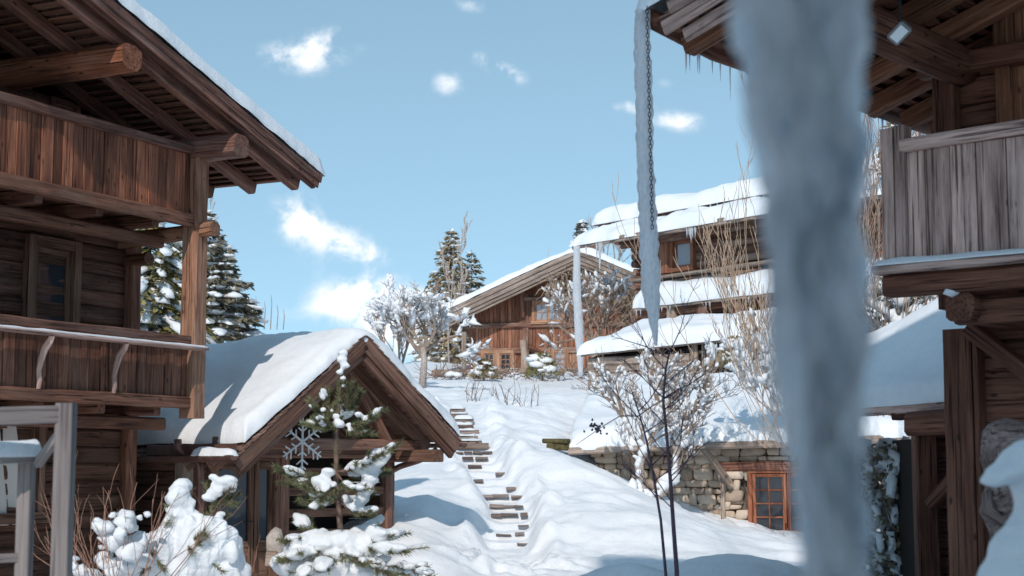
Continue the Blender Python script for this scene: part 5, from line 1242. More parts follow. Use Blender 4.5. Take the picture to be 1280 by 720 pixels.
# --- old trained tree in front of the stone house
rr = random.Random(91); b_ = P(808, 640, 30.6); b_.z = gz(b_.x, b_.y)-.1
t = thing('old_tree', b_, 'gnarled leafless tree with two snow clad trunks against the stone wall', 'tree')
mb = MB(); nodes = []; tr = []
D = 30.6
tr.append(([b_+V((-.05, 0, 0)), P(802, 610, D), P(799, 582, D), P(806, 560, D), P(790, 540, D), P(778, 520, D-.1)], [.10, .095, .085, .075, .055, .035]))
tr.append(([b_+V((0, 0, .1)), P(822, 622, D-.1), P(836, 606, D), P(845, 590, D), P(846, 566, D), P(853, 545, D), P(862, 520, D)], [.09, .08, .075, .075, .065, .05, .035]))
tr.append(([P(799, 582, D), P(812, 556, D+.1), P(818, 530, D+.2), P(822, 505, D+.2)], [.06, .05, .04, .03]))
tr.append(([P(846, 566, D), P(838, 545, D+.1), P(836, 520, D+.1)], [.05, .04, .03]))
for pts, rad in tr: mb.tube(pts, rad, 8)
mb.build('trunk', 'pale_bark', t, smooth=True)
mb = MB()
for pts, rad in tr:
    for k in range(max(1, len(pts)-4), len(pts)):
        for _ in range(5 if k == len(pts)-1 else 2):
            c0 = P(815, 560, D); d = (pts[k]-c0); d = V((d.x*.9+rr.uniform(-.6, .6), rr.uniform(-.5, .5), abs(d.z)+rr.uniform(.1, .7))).normalized()
            branch(mb, nodes, pts[k], d, rr.uniform(.55, .85), .022, 3, rr, nk=(3, 4), up=.22, ang=.6, shrink=.66, rmin=.0045, bend=.4)
mb.build('branches', 'twig_bark', t)
sn = MB(); snow_on(sn, [n for n in nodes if n[3] >= 1], rr, .30, .045)
for pts, rad in tr:
    for k in range(1, len(pts)):
        for u in (.2, .6, 1.0):
            if rr.random() < .75: p = pts[k-1].lerp(pts[k], u); sn.blob(p+V((-.03, -.05, .03)), .09, .06, .07, axis=(pts[k]-pts[k-1]))
sn.blob(P(838, 598, D-.05), .20, .09, .12, hi=True); sn.blob(P(830, 606, D-.05), .16, .08, .1, hi=True); sn.blob(P(790, 612, D-.05), .1, .08, .18, hi=True); sn.blob(P(855, 553, D-.03), .14, .09, .1); sn.blob(P(806, 562, D-.03), .12, .09, .12)
sn.build('snow_cover', 'snow', t, smooth=True)
# --- twin purple saplings close to the viewer
rr = random.Random(95); t = thing('young_sapling', P(838, 760, 15), 'pair of thin dark purple saplings rising from the snow at lower centre right', 'tree')
for pts, nm in (([(846, 790), (846, 715), (842, 660), (838, 600), (833, 540), (829, 500), (832, 462), (838, 435)], 0), ([(838, 790), (832, 715), (826, 650), (816, 590), (808, 550), (800, 520), (790, 490)], 1)):
    pw = [P(x, y, 15+nm*.1) for x, y in pts]; n = len(pw)
    mb = MB(); mb.tube(pw, [(.026 if nm == 0 else .018)*(1-.75*i/n) for i in range(n)], 6); s_ = mb.build('stem', 'purple_bark', t, smooth=True); mb = MB(); nodes = []
    for k in range(3, n):
        for _ in range(3 if nm == 0 else 2):
            d = V((rr.choice([-1, 1])*rr.uniform(.5, 1), rr.uniform(-.4, .4), rr.uniform(.4, 1.0))).normalized(); branch(mb, nodes, pw[k].lerp(pw[k-1], rr.random()), d, rr.uniform(.35, .62), .007, 2, rr, nk=(2, 3), up=.2, ang=.55, shrink=.5, rmin=.0025, bend=.35)
    mb.build('branches', 'purple_bark', s_)
mb = MB()
for _ in range(34): c_ = P(746+rr.gauss(0, 6), 535+rr.gauss(0, 4), 14.9); mb.blob(c_, .012, .009, .012)
mb.tube([P(800, 520, 15.1), P(775, 520, 15), P(755, 532, 14.9), P(720, 556, 14.9)], [.006, .005, .004, .002], 4)
mb.build('seed_head', 'purple_bark', t)
# --- tall golden shrub in front of the upper right house
def fan(loc, label, seed, n, reach, mat, r, H, snow=0, name='tall_shrub', xl=(-1, 1), depth=2, cat='shrub'):
    rr = random.Random(seed); loc = V(loc); t = thing(name, loc, label, cat); mb = MB(); nodes = []
    for _ in range(n):
        tx = rr.uniform(*xl); d = V((tx*reach, rr.uniform(-.3, .3), 1)).normalized(); p = loc+V((rr.uniform(-.3, .3), rr.uniform(-.3, .3), 0))
        branch(mb, nodes, p, d, H*rr.uniform(.5, 1.0), r*rr.uniform(.7, 1.2), depth, rr, up=.45, nk=(3, 5), ang=.45, shrink=.42, rmin=.0055, bend=.3, seg=6, start=.25)
    mb.build('stems', mat, t)
    if snow: sn = MB(); snow_on(sn, [q for q in nodes if q[0].z < loc.z+1.5], rr, snow, .07); sn.build('snow_cover', 'snow', t, smooth=True)
    return t
p = P(975, 560, 29)
fan(p, 'tall golden leafless shrub fanning up between the stone house roof and the giant icicle', 101, 17, .85, 'golden_twig', .0095, 4.7, snow=.10, xl=(-1.15, .25))
fan(P(985, 520, 31), 'darker leafless bush with arching twigs over the snowy roof beside the giant icicle', 102, 22, 1.3, 'twig_bark', .010, 2.0, snow=.12, xl=(-1, .3), depth=3)
# --- right edge vegetation seen between the icicle and the right chalet
fan(P(1105, 520, 24), 'thicket of upright reddish twigs behind the left end of the grey balcony', 103, 24, .45, 'twig_bark', .007, 4.9, xl=(-1, 1), depth=2)
fan(P(1150, 480, 25), 'upright leafless twigs rising behind the grey balcony rail', 104, 26, .4, 'red_twig', .006, 5.0, xl=(-1, 1), depth=2)
spruce(P(1128, 330, 40), zpy(140, 40)-zpy(330, 40), 1.2, 'gold lit conifer top with snow seen above the grey balcony post', nt_=9, nb=8, seed=12, mat='brown_needles', snow=.8, dens=34, pad=.2, padw=.05, snow_s=.15, droop=-.1, crown_from=.55)
# snowy hillside house corner far right
HR_ = thing('hillside_house', P(1110, 330, 60), 'distant snowy roofed wooden house glimpsed left of the grey balcony', 'house')
f = Frame(*P(1060, 300, 60).xy, .99, -.1); z0 = zpy(345, 60)
mb = MB(); planks(mb, f, 0, 6, z0-1.2, z0+2.1, .22, th=.08, b=.5, seed=3); mb.build('board_wall', 'chalet_wood', HR_)
mb = MB(); mb.hexa([f(-.5, -.2, z0+2.0), f(7, -.2, z0+2.0), f(7, 5, z0+3.3), f(-.5, 5, z0+3.3), f(-.5, -.2, z0+2.15), f(7, -.2, z0+2.15), f(7, 5, z0+3.4), f(-.5, 5, z0+3.4)]); rf = mb.build('roof', 'house_wood', HR_)
mb = MB(); snow_sheet(mb, bil(f(-.6, -.3, z0+2.16), f(7, -.3, z0+2.16), f(7, 5, z0+4.3), f(-.6, 5, z0+4.3)), 30, 20, .45, edge=.4, amp=.1, seed=3); mb.build('snow_cover', 'roof_snow', rf, smooth=True)
# snowy climbing bush between icicle and lean-to
rr = random.Random(111)
def ivy(loc, label, W, H, seed, n, snow_n, ss, mat='dark_needles', dep=.35):
    rr = random.Random(seed); loc = V(loc); t = thing('snowy_bush', loc, label, 'bush'); mb = MB(); sn = MB(); lf = MB()
    for _ in range(n):
        x = rr.uniform(-W, W); p = loc+V((x, rr.uniform(-dep, dep), -.1)); pts = [p]; d = V((rr.uniform(-.3, .3), 0, 1))
        for k in range(7): d = (d+V((rr.uniform(-.45, .45), rr.uniform(-.2, .2), rr.uniform(-.1, .3)))).normalized(); p = p+d*(H/6.2*rr.uniform(.7, 1.1)); pts.append(p)
        mb.tube(pts, [.022, .02, .018, .015, .012, .01, .008, .005], 5, cap=False)
    for _ in range(snow_n*9):
        p = loc+V((rr.gauss(0, W*.6), rr.uniform(-dep, dep), rr.uniform(0, H))); d = V((rr.uniform(-1, 1), rr.uniform(-1, .3), rr.uniform(-1, .6))).normalized(); s = d.cross(V((rr.uniform(-1, 1), 1, rr.uniform(-1, 1)))).normalized()*.025
        k = len(lf.v); lf.v += [tuple(p), tuple(p+d*.05+s), tuple(p+d*.10), tuple(p+d*.05-s)]; lf.f.append((k, k+1, k+2, k+3)); lf.lc += [(0, 0, 0)]*4; lf.r += [.5]*4
    for _ in range(snow_n):
        p = loc+V((rr.gauss(0, W*.6), rr.uniform(-dep, dep*.6), rr.uniform(0, H))); s = ss*rr.uniform(.5, 1.6); sn.blob(p, s*1.5, s*.9, s*.75, amp=.28, axis=(rr.uniform(-1, 1), 0, rr.uniform(-.9, .9)))
    mb.build('stems', 'bark', t); lf.build('leaves', mat, t); sn.build('snow_cover', 'snow', t, smooth=True)
ivy(V((P(1105, 600, 20.5).x, 20.5, .1)), 'bushy climber clotted with snow left of the lean-to post', .55, 1.95, 112, 26, 190, .075)
ivy(P(1128, 500, 24.5), 'snow clotted climber above the lean-to drift behind the balcony', .95, 1.9, 113, 26, 200, .085)

# ============================================================ FOREGROUND SHRUBS
# young pine in front of the pavilion
rr = random.Random(121); D = 17.0
t = thing('young_pine', P(432, 790, D), 'young pine with whorled branches and snow pads in front of the entrance porch', 'tree')
tp = [P(432, 790, D), P(428, 700, D), P(424, 640, D), P(420, 590, D), P(421, 540, D), P(425, 490, D), P(428, 442, D)]
mb = MB(); mb.tube(tp, [.045, .036, .032, .027, .022, .016, .008], 7); mb.build('trunk', 'bark', t, smooth=True)
nd = MB(); sn = MB(); br = MB(); lim = []
def pine_branch(px0, py0, px1, py1, dy, sag=0, rad=.012, sub=4, nn=150, snow=0, sz=.06, bend=.06):
    a = P(px0, py0, D); b = P(px1, py1, D+dy); m = a.lerp(b, .5)+V((0, 0, -bend+sag)); pts = [a, a.lerp(m, .5)+V((0, 0, -bend*.3)), m, m.lerp(b, .55)+V((0, 0, -bend*.1)), b]
    br.tube(pts, [rad, rad*.9, rad*.75, rad*.6, rad*.35], 5)
    L = (b-a).length
    for k in range(1, 4): needles(nd, pts[k], pts[k+1], int(nn*L*.8), .075, .0042, rr, .8)
    for k in range(sub):
        f = .3+.65*k/max(1, sub); i = min(3, int(f*4)); p = pts[i].lerp(pts[i+1], f*4-i); ax = (pts[i+1]-pts[i]).normalized(); sd = ax.cross(V((0, 0, 1))).normalized()*(1 if k % 2 else -1)
        q = p+(ax*.8+sd*.7+V((0, 0, rr.uniform(-.05, .3)))).normalized()*L*.35*rr.uniform(.7, 1.1); br.tube([p, q], [rad*.45, rad*.25], 4); needles(nd, p, q, int(nn*.35), .07, .0042, rr, .8)
    for k in range(snow):
        f = rr.uniform(.25, .95); i = min(3, int(f*4)); p = pts[i].lerp(pts[i+1], f*4-i); s = sz*rr.uniform(.6, 1.35); lim.append((p+V((rr.uniform(-.04, .04), rr.uniform(-.06, .04), s*.45)), s*1.5, s, s*.75, pts[i+1]-pts[i]))
needles(nd, tp[5], tp[6], 420, .08, .0042, rr, .7); needles(nd, tp[4], tp[5], 420, .085, .0042, rr, .8); needles(nd, tp[3], tp[4], 130, .08, .004, rr, .9)
T1 = (423, 530); 
for q in ((386, 500, -.1), (396, 522, -.3), (404, 486, .2), (470, 518, -.2), (478, 512, .25), (452, 490, 0), (440, 478, -.25), (382, 528, .3), (462, 540, -.35)): pine_branch(T1[0], T1[1], q[0], q[1], q[2], snow=3, sz=.035, sub=4, nn=230)
T2 = (420, 590)
for q in ((346, 588, -.15, 4), (360, 604, .4, 2), (497, 556, -.1, 9), (478, 566, -.45, 7), (486, 590, .35, 5), (400, 628, -.5, 4), (450, 612, -.5, 5)): pine_branch(T2[0], T2[1], q[0], q[1], q[2], snow=int(q[3]*.7), sz=.055, sub=5, bend=.05, nn=220)
T25 = (422, 625)
for q in ((378, 606, -.3, 4), (372, 626, .2, 3), (458, 618, .3, 5), (470, 640, -.3, 6)): pine_branch(T25[0], T25[1], q[0], q[1], q[2], snow=q[3]//2, sz=.055, sub=4, nn=220)
T3 = (426, 668)
for q in ((352, 676, -.3, 8), (348, 702, -.5, 9), (376, 652, .3, 6), (500, 668, -.2, 9), (508, 690, -.5, 8), (470, 652, .3, 7), (400, 712, -.6, 7), (455, 706, -.6, 7), (378, 722, -.5, 6), (490, 720, -.5, 5)): pine_branch(T3[0], T3[1], q[0], q[1], q[2], snow=int(q[3]*.8), sz=.07, sub=5, bend=.07, rad=.016, nn=220)
br.build('branches', 'bark', t); nd.build('needles', 'needles', t)
for p, a_, b2, c2, ax in lim: sn.blob(p, a_, b2, c2, amp=.16, axis=ax, hi=True)
for px, py, r in ((429, 441, .05), (427, 449, .055), (431, 457, .05), (425, 465, .04), (429, 473, .035), (430, 482, .03), (424, 530, .06), (420, 520, .04), (404, 512, .035), (448, 518, .045), (452, 585, .08), (462, 600, .08), (468, 578, .10), (478, 570, .09), (456, 612, .09), (450, 625, .06), (402, 602, .10), (396, 616, .08), (392, 632, .05), (410, 590, .07), (395, 680, .2), (375, 692, .18), (430, 676, .17), (450, 690, .16), (415, 700, .2), (360, 705, .17), (470, 668, .12), (385, 715, .2), (445, 715, .18)):
    sn.blob(P(px, py, D-.15), r*1.15, r*.8, r*.8, amp=.14, hi=True)
for px, py, r in ((466, 592, .06), (462, 606, .055), (457, 620, .05), (452, 632, .035), (400, 612, .055), (396, 626, .045)): sn.blob(P(px, py, D-.12), r, r*.7, r*1.7, amp=.1, hi=True)
sn.build('snow_cover', 'snow', t, fuse=.017, smooth_it=2)
# low pine branch at the foot of the porch
t = thing('pine_sprig', P(495, 735, 17.2), 'low drooping pine sprig half buried in snow right of the young pine', 'plant')
nd = MB(); br = MB(); sn = MB(); rr = random.Random(3)
for k in range(9):
    a = P(470+k*3, 720-k*1.5, 17.2); b = P(480+k*8, 704+rr.uniform(-8, 18)+k*1.2, 17.1+rr.uniform(-.2, .3)); br.tube([a, b], [.01, .004], 4); needles(nd, a.lerp(b, .3), b, 110, .07, .004, rr, .8)
    for _ in range(3): s = .05*rr.uniform(.6, 1.4); sn.blob(a.lerp(b, rr.uniform(.3, 1))+V((0, 0, s*.6)), s*1.5, s, s*.7)
br.build('branches', 'bark', t); nd.build('needles', 'needles', t); sn.build('snow_cover', 'snow', t, smooth=True)

# snow smothered pine at lower left
rr = random.Random(131); D = 14.5
t = thing('snow_laden_pine', P(230, 800, D), 'small pine smothered in thick lobes of snow at lower left', 'tree')
sn = MB()
L_ = [(224, 611, 11), (229, 606, 10), (222, 622, 14), (226, 636, 15), (227, 650, 18), (222, 664, 22), (236, 668, 22), (215, 682, 26), (200, 694, 28), (240, 690, 30), (184, 688, 20), (220, 712, 34), (255, 712, 30), (190, 716, 28),
      (251, 664, 14), (247, 652, 10), (262, 660, 17), (272, 668, 18), (283, 672, 16), (275, 686, 24), (292, 682, 12), (290, 696, 16), (285, 712, 24), (300, 716, 14), (262, 690, 26), (168, 700, 18), (160, 716, 20), (205, 668, 12), (175, 678, 12)]
for px, py, r in L_:
    rw = r/FPX*D; sn.blob(P(px, py, D+rr.uniform(-.1, .1)), rw*1.08, rw*.9, rw*1.05, amp=.16, hi=True)
for px, py, r, dz in ((238, 660, 9, 1.8), (252, 668, 9, 1.8), (276, 680, 10, 1.9), (290, 690, 9, 1.7), (205, 690, 10, 1.6)):
    rw = r/FPX*D; sn.blob(P(px, py, D-.14), rw, rw*.8, rw*dz, amp=.12, hi=True)
sn.build('snow_cover', 'snow', t, fuse=.014, smooth_it=2)
nd = MB(); br = MB()
br.tube([P(228, 800, D), P(226, 700, D), P(226, 640, D), P(226, 616, D)], [.03, .025, .015, .008], 6)
for (x0, y0, x1, y1, n, dy) in ((252, 658, 262, 640, 90, -.05), (240, 676, 256, 664, 110, -.2), (243, 684, 258, 670, 90, -.22), (235, 682, 240, 690, 60, -.25), (190, 705, 178, 716, 90, -.3), (196, 700, 206, 712, 90, -.3), (186, 700, 192, 690, 60, -.3), (215, 640, 208, 632, 40, -.05), (262, 668, 268, 658, 60, -.1), (205, 660, 212, 650, 40, -.1), (265, 704, 280, 716, 70, -.3)):
    a = P(x0, y0, D+dy); b = P(x1, y1, D+dy-.05); br.tube([a, b], [.006, .003], 4); needles(nd, a, b, n, .075, .0036, rr, .75)
br.build('branches', 'bark', t); nd.build('needles', 'needles', t)
# pine top with snow right behind it
t = thing('young_pine', P(285, 760, 15.6), 'small dark green pine shoot with a slanting slab of snow before the porch door', 'tree'); D = 15.6
nd = MB(); br = MB(); sn = MB(); lim = []
br.tube([P(275, 760, D), P(270, 680, D), P(264, 640, D), P(266, 600, D)], [.02, .016, .012, .007], 6)
for (x0, y0, x1, y1, n) in ((264, 640, 268, 594, 160), (262, 636, 292, 604, 240), (262, 634, 300, 617, 240), (264, 630, 296, 630, 200), (262, 628, 258, 604, 120), (272, 650, 284, 642, 110), (268, 660, 278, 645, 90), (262, 628, 292, 610, 160)):
    a = P(x0, y0, D+rr.uniform(-.1, .1)); b = P(x1, y1, D+rr.uniform(-.2, .1)); br.tube([a, b], [.007, .004], 4); needles(nd, a, b, n, .075, .004, rr, .75)
for px, py, r in ((262, 622, 8), (268, 616, 9), (274, 610, 10), (280, 603, 11), (286, 600, 9), (288, 606, 7), (290, 612, 5), (266, 596, 5), (267, 606, 4), (272, 648, 6), (276, 642, 5)):
    rw = r/FPX*D; sn.blob(P(px, py, D-.08), rw*1.2, rw*.8, rw*.8, amp=.15, hi=True)
br.build('branches', 'bark', t); nd.build('needles', 'needles', t); sn.build('snow_cover', 'snow', t, fuse=.014, smooth_it=2)
# red twig shrub with snow puffs
rr = random.Random(141); D = 14
t = thing('red_twig_shrub', P(140, 790, D), 'red twigged shrub with round puffs of snow behind the grey timber frame', 'shrub')
mb = MB(); nodes = []
for k in range(44):
    x = rr.gauss(140, 32); p = P(x, 735, D+rr.uniform(-.5, .6)); d = V(((x-140)*.012+rr.gauss(0, .28), rr.gauss(0, .2), 1)).normalized()
    branch(mb, nodes, p, d, rr.uniform(.4, .95), .005, 1, rr, up=.1, nk=(1, 3), ang=.45, shrink=.45, rmin=.0022, bend=.3, seg=5)
mb.build('stems', 'red_twig', t)
sn = MB()
for px, py, r in ((129, 659, 11), (123, 655, 8), (156, 652, 13), (162, 658, 9), (138, 672, 13), (145, 678, 12), (150, 668, 8), (141, 644, 4), (152, 643, 6), (160, 645, 5), (174, 647, 4), (184, 643, 4.5), (95, 698, 4), (129, 697, 9), (134, 706, 9), (128, 684, 4), (163, 690, 13), (172, 676, 12), (160, 705, 14), (100, 714, 10), (115, 718, 10), (92, 708, 6), (140, 716, 9), (178, 700, 12)):
    rw = r/FPX*D; sn.blob(P(px, py, D+rr.uniform(-.25, .2)), rw*1.15, rw, rw*.9, amp=.22, hi=True)
sn.build('snow_cover', 'snow', t, smooth=True)
shoots(P(268, 735, 14.6), 'dry seed stalks rising through the snow right of the smothered pine', 16, .42, .33, 'red_twig', 151, name='dry_stalks', cat='plant', r=.005)
p = P(468, 668, 24.3); p.z = gz(p.x, p.y); shoots(p, 'low rusty brown bush against the right wall of the porch', 46, .26, .26, 'dead_leaf', 152, r=.006, depth=2, nk=(2, 4))
# little stone trough and block at the porch
mb = MB(); mb.blob(P(344, 683, 20.5), .13, .12, .24, amp=.10, hi=True); tag(mb.build('garden_stone', 'pale_stone', None, smooth=True), 'pale upright stone standing beside the porch door', 'stone')
mb = MB(); mb.beam(P(333, 698, 20.4), P(346, 699, 20.4), .16, .20, ch=.02, jit=.006); tag(mb.build('wooden_block', 'fence_wood', None), 'small grey wooden block at the foot of the pale upright stone', 'block')

# ============================================================ GREY TIMBER FRAME (lower left)
D = 9.5
t = thing('timber_pergola', P(60, 900, D), 'weathered grey timber frame with a snowy crossbar at the lower left corner', 'frame')
def fb(x0, y0, x1, y1, d0, d1, w, h, nm, mat='grey_frame_wood', up=V((0, 0, 1))):
    mb = MB(); mb.beam(P(x0, y0, d0), P(x1, y1, d1), w, h, up=up, ch=.006, jit=.0015); return mb.build(nm, mat, t)
mb = MB(); a = P(83, 504, D); mb.beam(V((a.x, a.y, -.1)), a, .105, .09, up=V((.12, 1, 0)), ch=.006); mb.build('post', 'grey_frame_wood', t)
fb(-30, 521, 72, 518, D-.25, D, .09, .105, 'crossbar')
mb = MB(); a = P(34, 577, D+.3); mb.beam(V((a.x, a.y, -.1)), P(34, 572, D+.3), .085, .085, up=V((.12, 1, 0)), ch=.006); mb.build('post', 'grey_frame_wood', t)
o = fb(-30, 575, 45, 573, D, D+.3, .2, .05, 'crossbar')
mb = MB(); snow_sheet(mb, bil(P(-30, 572, D-.1), P(51, 571, D+.2), P(51, 570, D+.4), P(-30, 571, D+.1)), 30, 8, .10, edge=.05, amp=.012, wob=.015, seed=4, fs=3); mb.build('snow_cover', 'snow', o, smooth=True)
fb(47, 580, 77, 540, D+.2, D+.02, .05, .055, 'brace')
fb(-30, 699, 28, 697, D+.1, D+.3, .04, .055, 'crossbar')

# carved wooden figure by the right chalet
D = 10.5
b_ = P(1262, 800, D)
t = thing('carved_figure', V((b_.x, b_.y, .1)), 'carved grey wooden figure of a hooded face standing against the right chalet', 'sculpture')
mb = MB()
zc = lambda py: zpy(py, D)
xc_ = lambda px: P(px, 600, D).x
rows = []
# outline of the figure: (py, left px, right px)
prof = [(526, 1246, 1274), (530, 1238, 1284), (540, 1231, 1292), (555, 1229, 1296), (575, 1229, 1297), (592, 1232, 1296), (602, 1236, 1294), (612, 1232, 1298), (625, 1227, 1302), (640, 1226, 1304), (655, 1231, 1304), (670, 1238, 1302), (690, 1233, 1304), (720, 1226, 1308), (780, 1222, 1312)]
n = 28
for py, l, r in prof:
    c_ = (l+r)/2; w = (r-l)/2/FPX*D; row = []
    for j in range(n+1):
        an = 2*math.pi*j/n; x = math.cos(an); y = math.sin(an)
        k = 1+.05*math.sin(an*9+py*.2)+.03*math.sin(an*17)
        # face hollow inside the hood, turned towards front-left
        fa = math.exp(-((an-math.pi*1.38)/.42)**2); 
        if 545 < py < 600: k -= .22*fa
        row.append(V((xc_(c_)+x*w*k, D+y*w*.9*k, zc(py))))
    rows.append(row)
mb.grid(rows); top = rows[0]; mb.add([sum((q for q in top[:-1]), V((0, 0, 0)))/n+V((0, 0, .02))]+top, [(0, j+1, j+2) for j in range(n)])
mb.build('body', 'carved_wood', t, smooth=True)
fdir = V((math.cos(math.pi*1.38), math.sin(math.pi*1.38), 0)); fs_ = V((-fdir.y, fdir.x, 0)); fc_ = V((xc_(1263), D, 0))+fdir*.135
mb = MB()
mb.blob(fc_+V((0, 0, zc(572))), .075, .045, .115, amp=.03, hi=True, axis=fs_)
mb.blob(fc_+fdir*.03+V((0, 0, zc(572))), .018, .03, .042, amp=.02, hi=True, axis=fs_)
for s_ in (-1, 1): mb.blob(fc_+fdir*.03+fs_*(.032*s_)+V((0, 0, zc(565))), .024, .015, .010, amp=.02, axis=fs_)
mb.blob(fc_+fdir*.03+V((0, 0, zc(583))), .026, .014, .008, amp=.02, axis=fs_)
mb.build('face', 'carved_wood', t, smooth=True)
mb = MB()
mb.tube([V((xc_(1232), D-.05, zc(618))), V((xc_(1228), D-.13, zc(640))), V((xc_(1240), D-.2, zc(652))), V((xc_(1262), D-.21, zc(640)))], [.045, .05, .042, .03], 10); mb.build('arm', 'carved_wood', t, smooth=True)
# snow heap close by on the right
D = 5.6
mb = MB()
for px, py, rx, rz in ((1243, 601, 16, 8), (1256, 592, 20, 13), (1272, 580, 24, 20), (1292, 570, 30, 26), (1318, 600, 52, 60), (1302, 650, 36, 44), (1286, 676, 32, 40), (1270, 704, 34, 44), (1262, 738, 40, 50), (1310, 700, 60, 70)):
    mb.blob(P(px, py, D), rx/FPX*D, .12+rx*.0012, rz/FPX*D, amp=.08, hi=True)
p0 = P(1300, 720, D)
for k in range(8): mb.blob(V((p0.x+.05, D, p0.z-.2-k*.17)), .26+.05*k, .28+.05*k, .25, amp=.08, hi=True)
tag(mb.build('snow_heap', 'snow', None, fuse=.016, smooth_it=5), 'smooth blurred heap of snow close by at the lower right corner', 'snow heap')

# ============================================================ ICICLES
def icicle(pts, rad, name, label, mat, seed, n=16, sub=26, amp=.16, twist=5, group=None, chain=None, fs=9, rmod=None):
    rr = random.Random(seed); pts = [V(p) for p in pts]; m = len(pts)-1
    mb = MB(); rows = []
    for i in range(m*sub+1):
        f = i/sub; k = min(m-1, int(f)); u = f-k; p = pts[k].lerp(pts[k+1], u); r = rad[k]*(1-u)+rad[k+1]*u; row = []
        for j in range(n+1):
            an = 2*math.pi*(j % n)/n; d = V((math.cos(an), math.sin(an), 0)); q = p*fs+d*1.3+V((seed, 0, 0)); 
            kk = 1+amp*(noise.noise(V((q.x, q.y, q.z*.55)))*1.3+.7*noise.noise(V((d.x*2, d.y*2, p.z*fs*2.3+seed))))+amp*.3*math.sin(p.z*fs*4+an)
            row.append(p+d*(r*kk))
        rows.append(row)
    mb.grid(rows)
    for row in (rows[0], rows[-1]): mb.add([sum((q for q in row[:-1]), V((0, 0, 0)))/n]+row, [(0, j+1, j+2) for j in range(n)])
    return mb
D1 = 13.28
ipts = [P(803, 14, D1), P(803, 60, D1), P(805, 120, D1), P(806, 200, D1), P(809, 260, D1), P(812, 320, D1), P(814, 360, D1), P(817, 400, D1), P(820, 432, D1)]
irad = [v/2/FPX*D1 for v in (21, 22, 22, 21, 24, 24, 23, 13, 3)]
t = thing('long_icicle', ipts[0], 'long icicle frozen around a hanging chain at the gutter end of the right chalet', 'icicle')
mb = icicle(ipts, irad, '', '', '', 5, amp=.17, fs=11); mb.build('ice_column', 'clear_ice', t, smooth=True)
mb = MB(); z_ = ipts[0].z; k = 0; zend = zpy(288, D1)
while z_ > zend:
    f = (ipts[0].z-z_)/(ipts[0].z-ipts[4].z); x = ipts[0].x+(ipts[4].x-ipts[0].x)*f+.03; ring = []
    for j in range(9):
        an = 2*math.pi*j/8; o = V((math.cos(an)*.012, 0, math.sin(an)*.021)) if k % 2 else V((0, math.cos(an)*.012, math.sin(an)*.021)); ring.append(V((x, D1-.10, z_))+o)
    mb.tube(ring, .0036, 4, cap=False); z_ -= .034; k += 1
mb.build('chain', 'black_metal', t)
D2 = 49.6
ip = [P(721, 308, D2), P(721, 360, D2), P(724, 420, D2), P(726, 470, D2)]
t = thing('long_icicle', ip[0], 'long pale icicle hanging from the roof corner of the upper right house', 'icicle')
mb = icicle(ip, [v/2/FPX*D2 for v in (8, 10, 11, 5)], '', '', '', 8, amp=.10, fs=2.2); mb.build('ice_column', 'cloudy_ice', t, smooth=True)
# giant icicle
D3 = 1.5
G = [(-560, 925, 1065), (-260, 905, 1085), (-60, 908, 1082), (0, 912, 1079), (60, 920, 1080), (110, 928, 1078), (160, 936, 1079), (200, 946, 1080), (260, 958, 1080), (330, 964, 1082), (400, 976, 1082), (450, 988, 1084), (500, 993, 1082), (560, 996, 1082), (620, 998, 1082), (700, 1000, 1084), (800, 1004, 1080), (950, 1015, 1070), (1100, 1030, 1052), (1180, 1040, 1044)]
t = thing('giant_icicle', P(1000, -260, D3), 'huge out-of-focus icicle hanging close in front of the viewer', 'icicle')
mb = MB(); rows = []; n = 40; M = len(G)-1; rr = random.Random(9)
def gz_(i):
    k = min(M-1, int(i)); u = i-k; return tuple(G[k][q]*(1-u)+G[k+1][q]*u for q in range(3))
for i in range(M*16+1):
    py, l, r = gz_(i/16); c_ = P((l+r)/2, py, D3); w = (r-l)/2/FPX*D3*.95; row = []
    for j in range(n+1):
        an = 2*math.pi*(j % n)/n; d = V((math.cos(an), math.sin(an)*.8, 0)); zz = c_.z
        fl = .24*noise.noise(V((d.x*2.6, d.y*2.6, zz*7)))+.28*noise.noise(V((d.x*5, d.y*5, zz*20)))+.10*noise.noise(V((d.x*9, d.y*9, zz*44)))
        row.append(c_+d*(w*(1+fl)))
    rows.append(row)
mb.grid(rows)
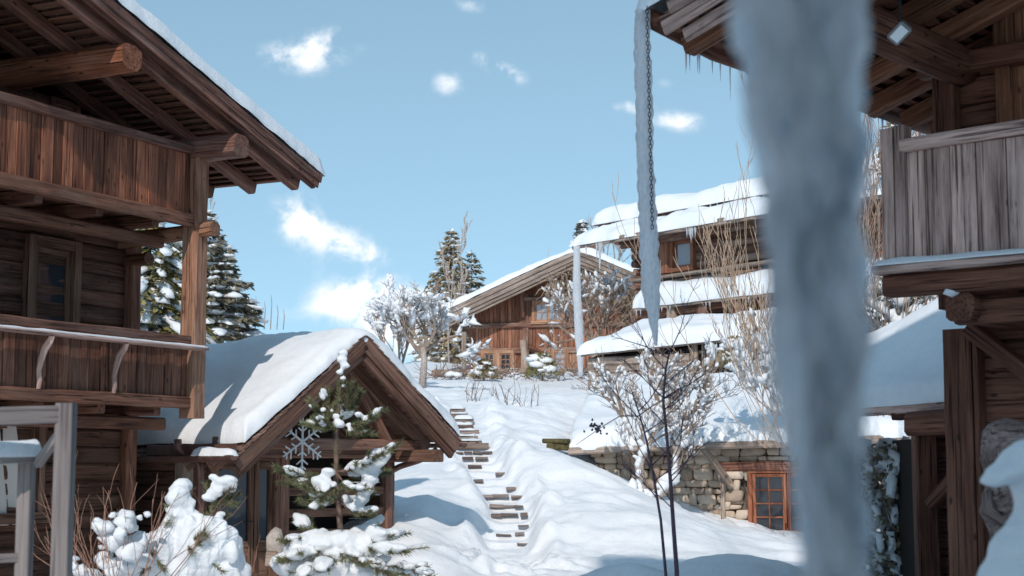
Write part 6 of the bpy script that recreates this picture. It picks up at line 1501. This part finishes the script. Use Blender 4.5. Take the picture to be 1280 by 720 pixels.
for (dx, ra, seed_) in ((-.036, .022, 1), (.0, .028, 2), (.034, .024, 3)):   # frozen runs down the face
    pts = []; rad = []
    for k in range(0, 40):
        py = -200+k*32; g_ = None
        for q in range(M):
            if G[q][0] <= py <= G[q+1][0]: u = (py-G[q][0])/(G[q+1][0]-G[q][0]); g_ = (G[q][1]*(1-u)+G[q+1][1]*u, G[q][2]*(1-u)+G[q+1][2]*u); break
        if not g_: continue
        c_ = P((g_[0]+g_[1])/2, py, D3); hw = (g_[1]-g_[0])/2/FPX*D3
        pts.append(c_+V((dx*hw/.063+.006*math.sin(k*.9+seed_), -hw*.62, 0))); rad.append(ra*hw/.063*(.75+.35*math.sin(k*1.7+seed_*2)))
    mb.tube(pts, [abs(x) for x in rad], 12)
mb.build('ice_column', 'giant_ice', t, smooth=True)
mb = icicle([P(978, 250, D3-.03), P(978, 330, D3-.03), P(981, 430, D3-.03), P(986, 520, D3-.03), P(988, 572, D3-.03)], [v/2/FPX*D3 for v in (26, 36, 36, 28, 10)], '', '', '', 19, amp=.16, fs=30)
mb.build('side_spike', 'giant_ice', t, smooth=True)
# small icicles along eaves
def small_icicle(L, r):
    mb = MB(); mb.tube([V((0, 0, .01)), V((0, 0, -L*.3)), V((.002, 0, -L*.7)), V((0, 0, -L))], [r, r*.8, r*.45, r*.1], 5); return mb
proto = small_icicle(1, .05).build('small_icicle', 'clear_ice', None, smooth=True, base=(0, 0, 0)); used = False
tag(proto, 'thin icicle hanging with many like it under an eave', 'icicle', 'small icicles under the eaves')
rr = random.Random(17)
spots = []
for k in range(26): u = rr.choice([rr.uniform(.55, 1.4), rr.uniform(2.0, 2.3)]) if k < 18 else rr.uniform(3.6, 5.3); spots.append((rp(aE-.06, b0_+u, -.17), rr.uniform(.10, .34)*(1.4 if u > 2 and u < 2.4 else 1), .008))
for k in range(8): spots.append((UB(rr.uniform(.6, 1.5), -.06, ZB-.12), rr.uniform(.3, 1.0), .03))
for k in range(9): spots.append((UB(rr.uniform(5.1, 5.7), -.06, ZB-.12), rr.uniform(.2, .45), .03))
for k in range(16): spots.append((UB(rr.uniform(aA, 12), 1.55, ZA-.1), rr.uniform(.2, .42), .025))
for k in range(14): spots.append((UB(rr.uniform(aC, aC+6), -.2, ZC-.1), rr.uniform(.12, .3), .02))
for p, L, r in spots:
    o = proto if not used else proto.copy()
    if used: COL.objects.link(o)
    used = True; o.location = p; o.scale = (r/.05, r/.05, L)
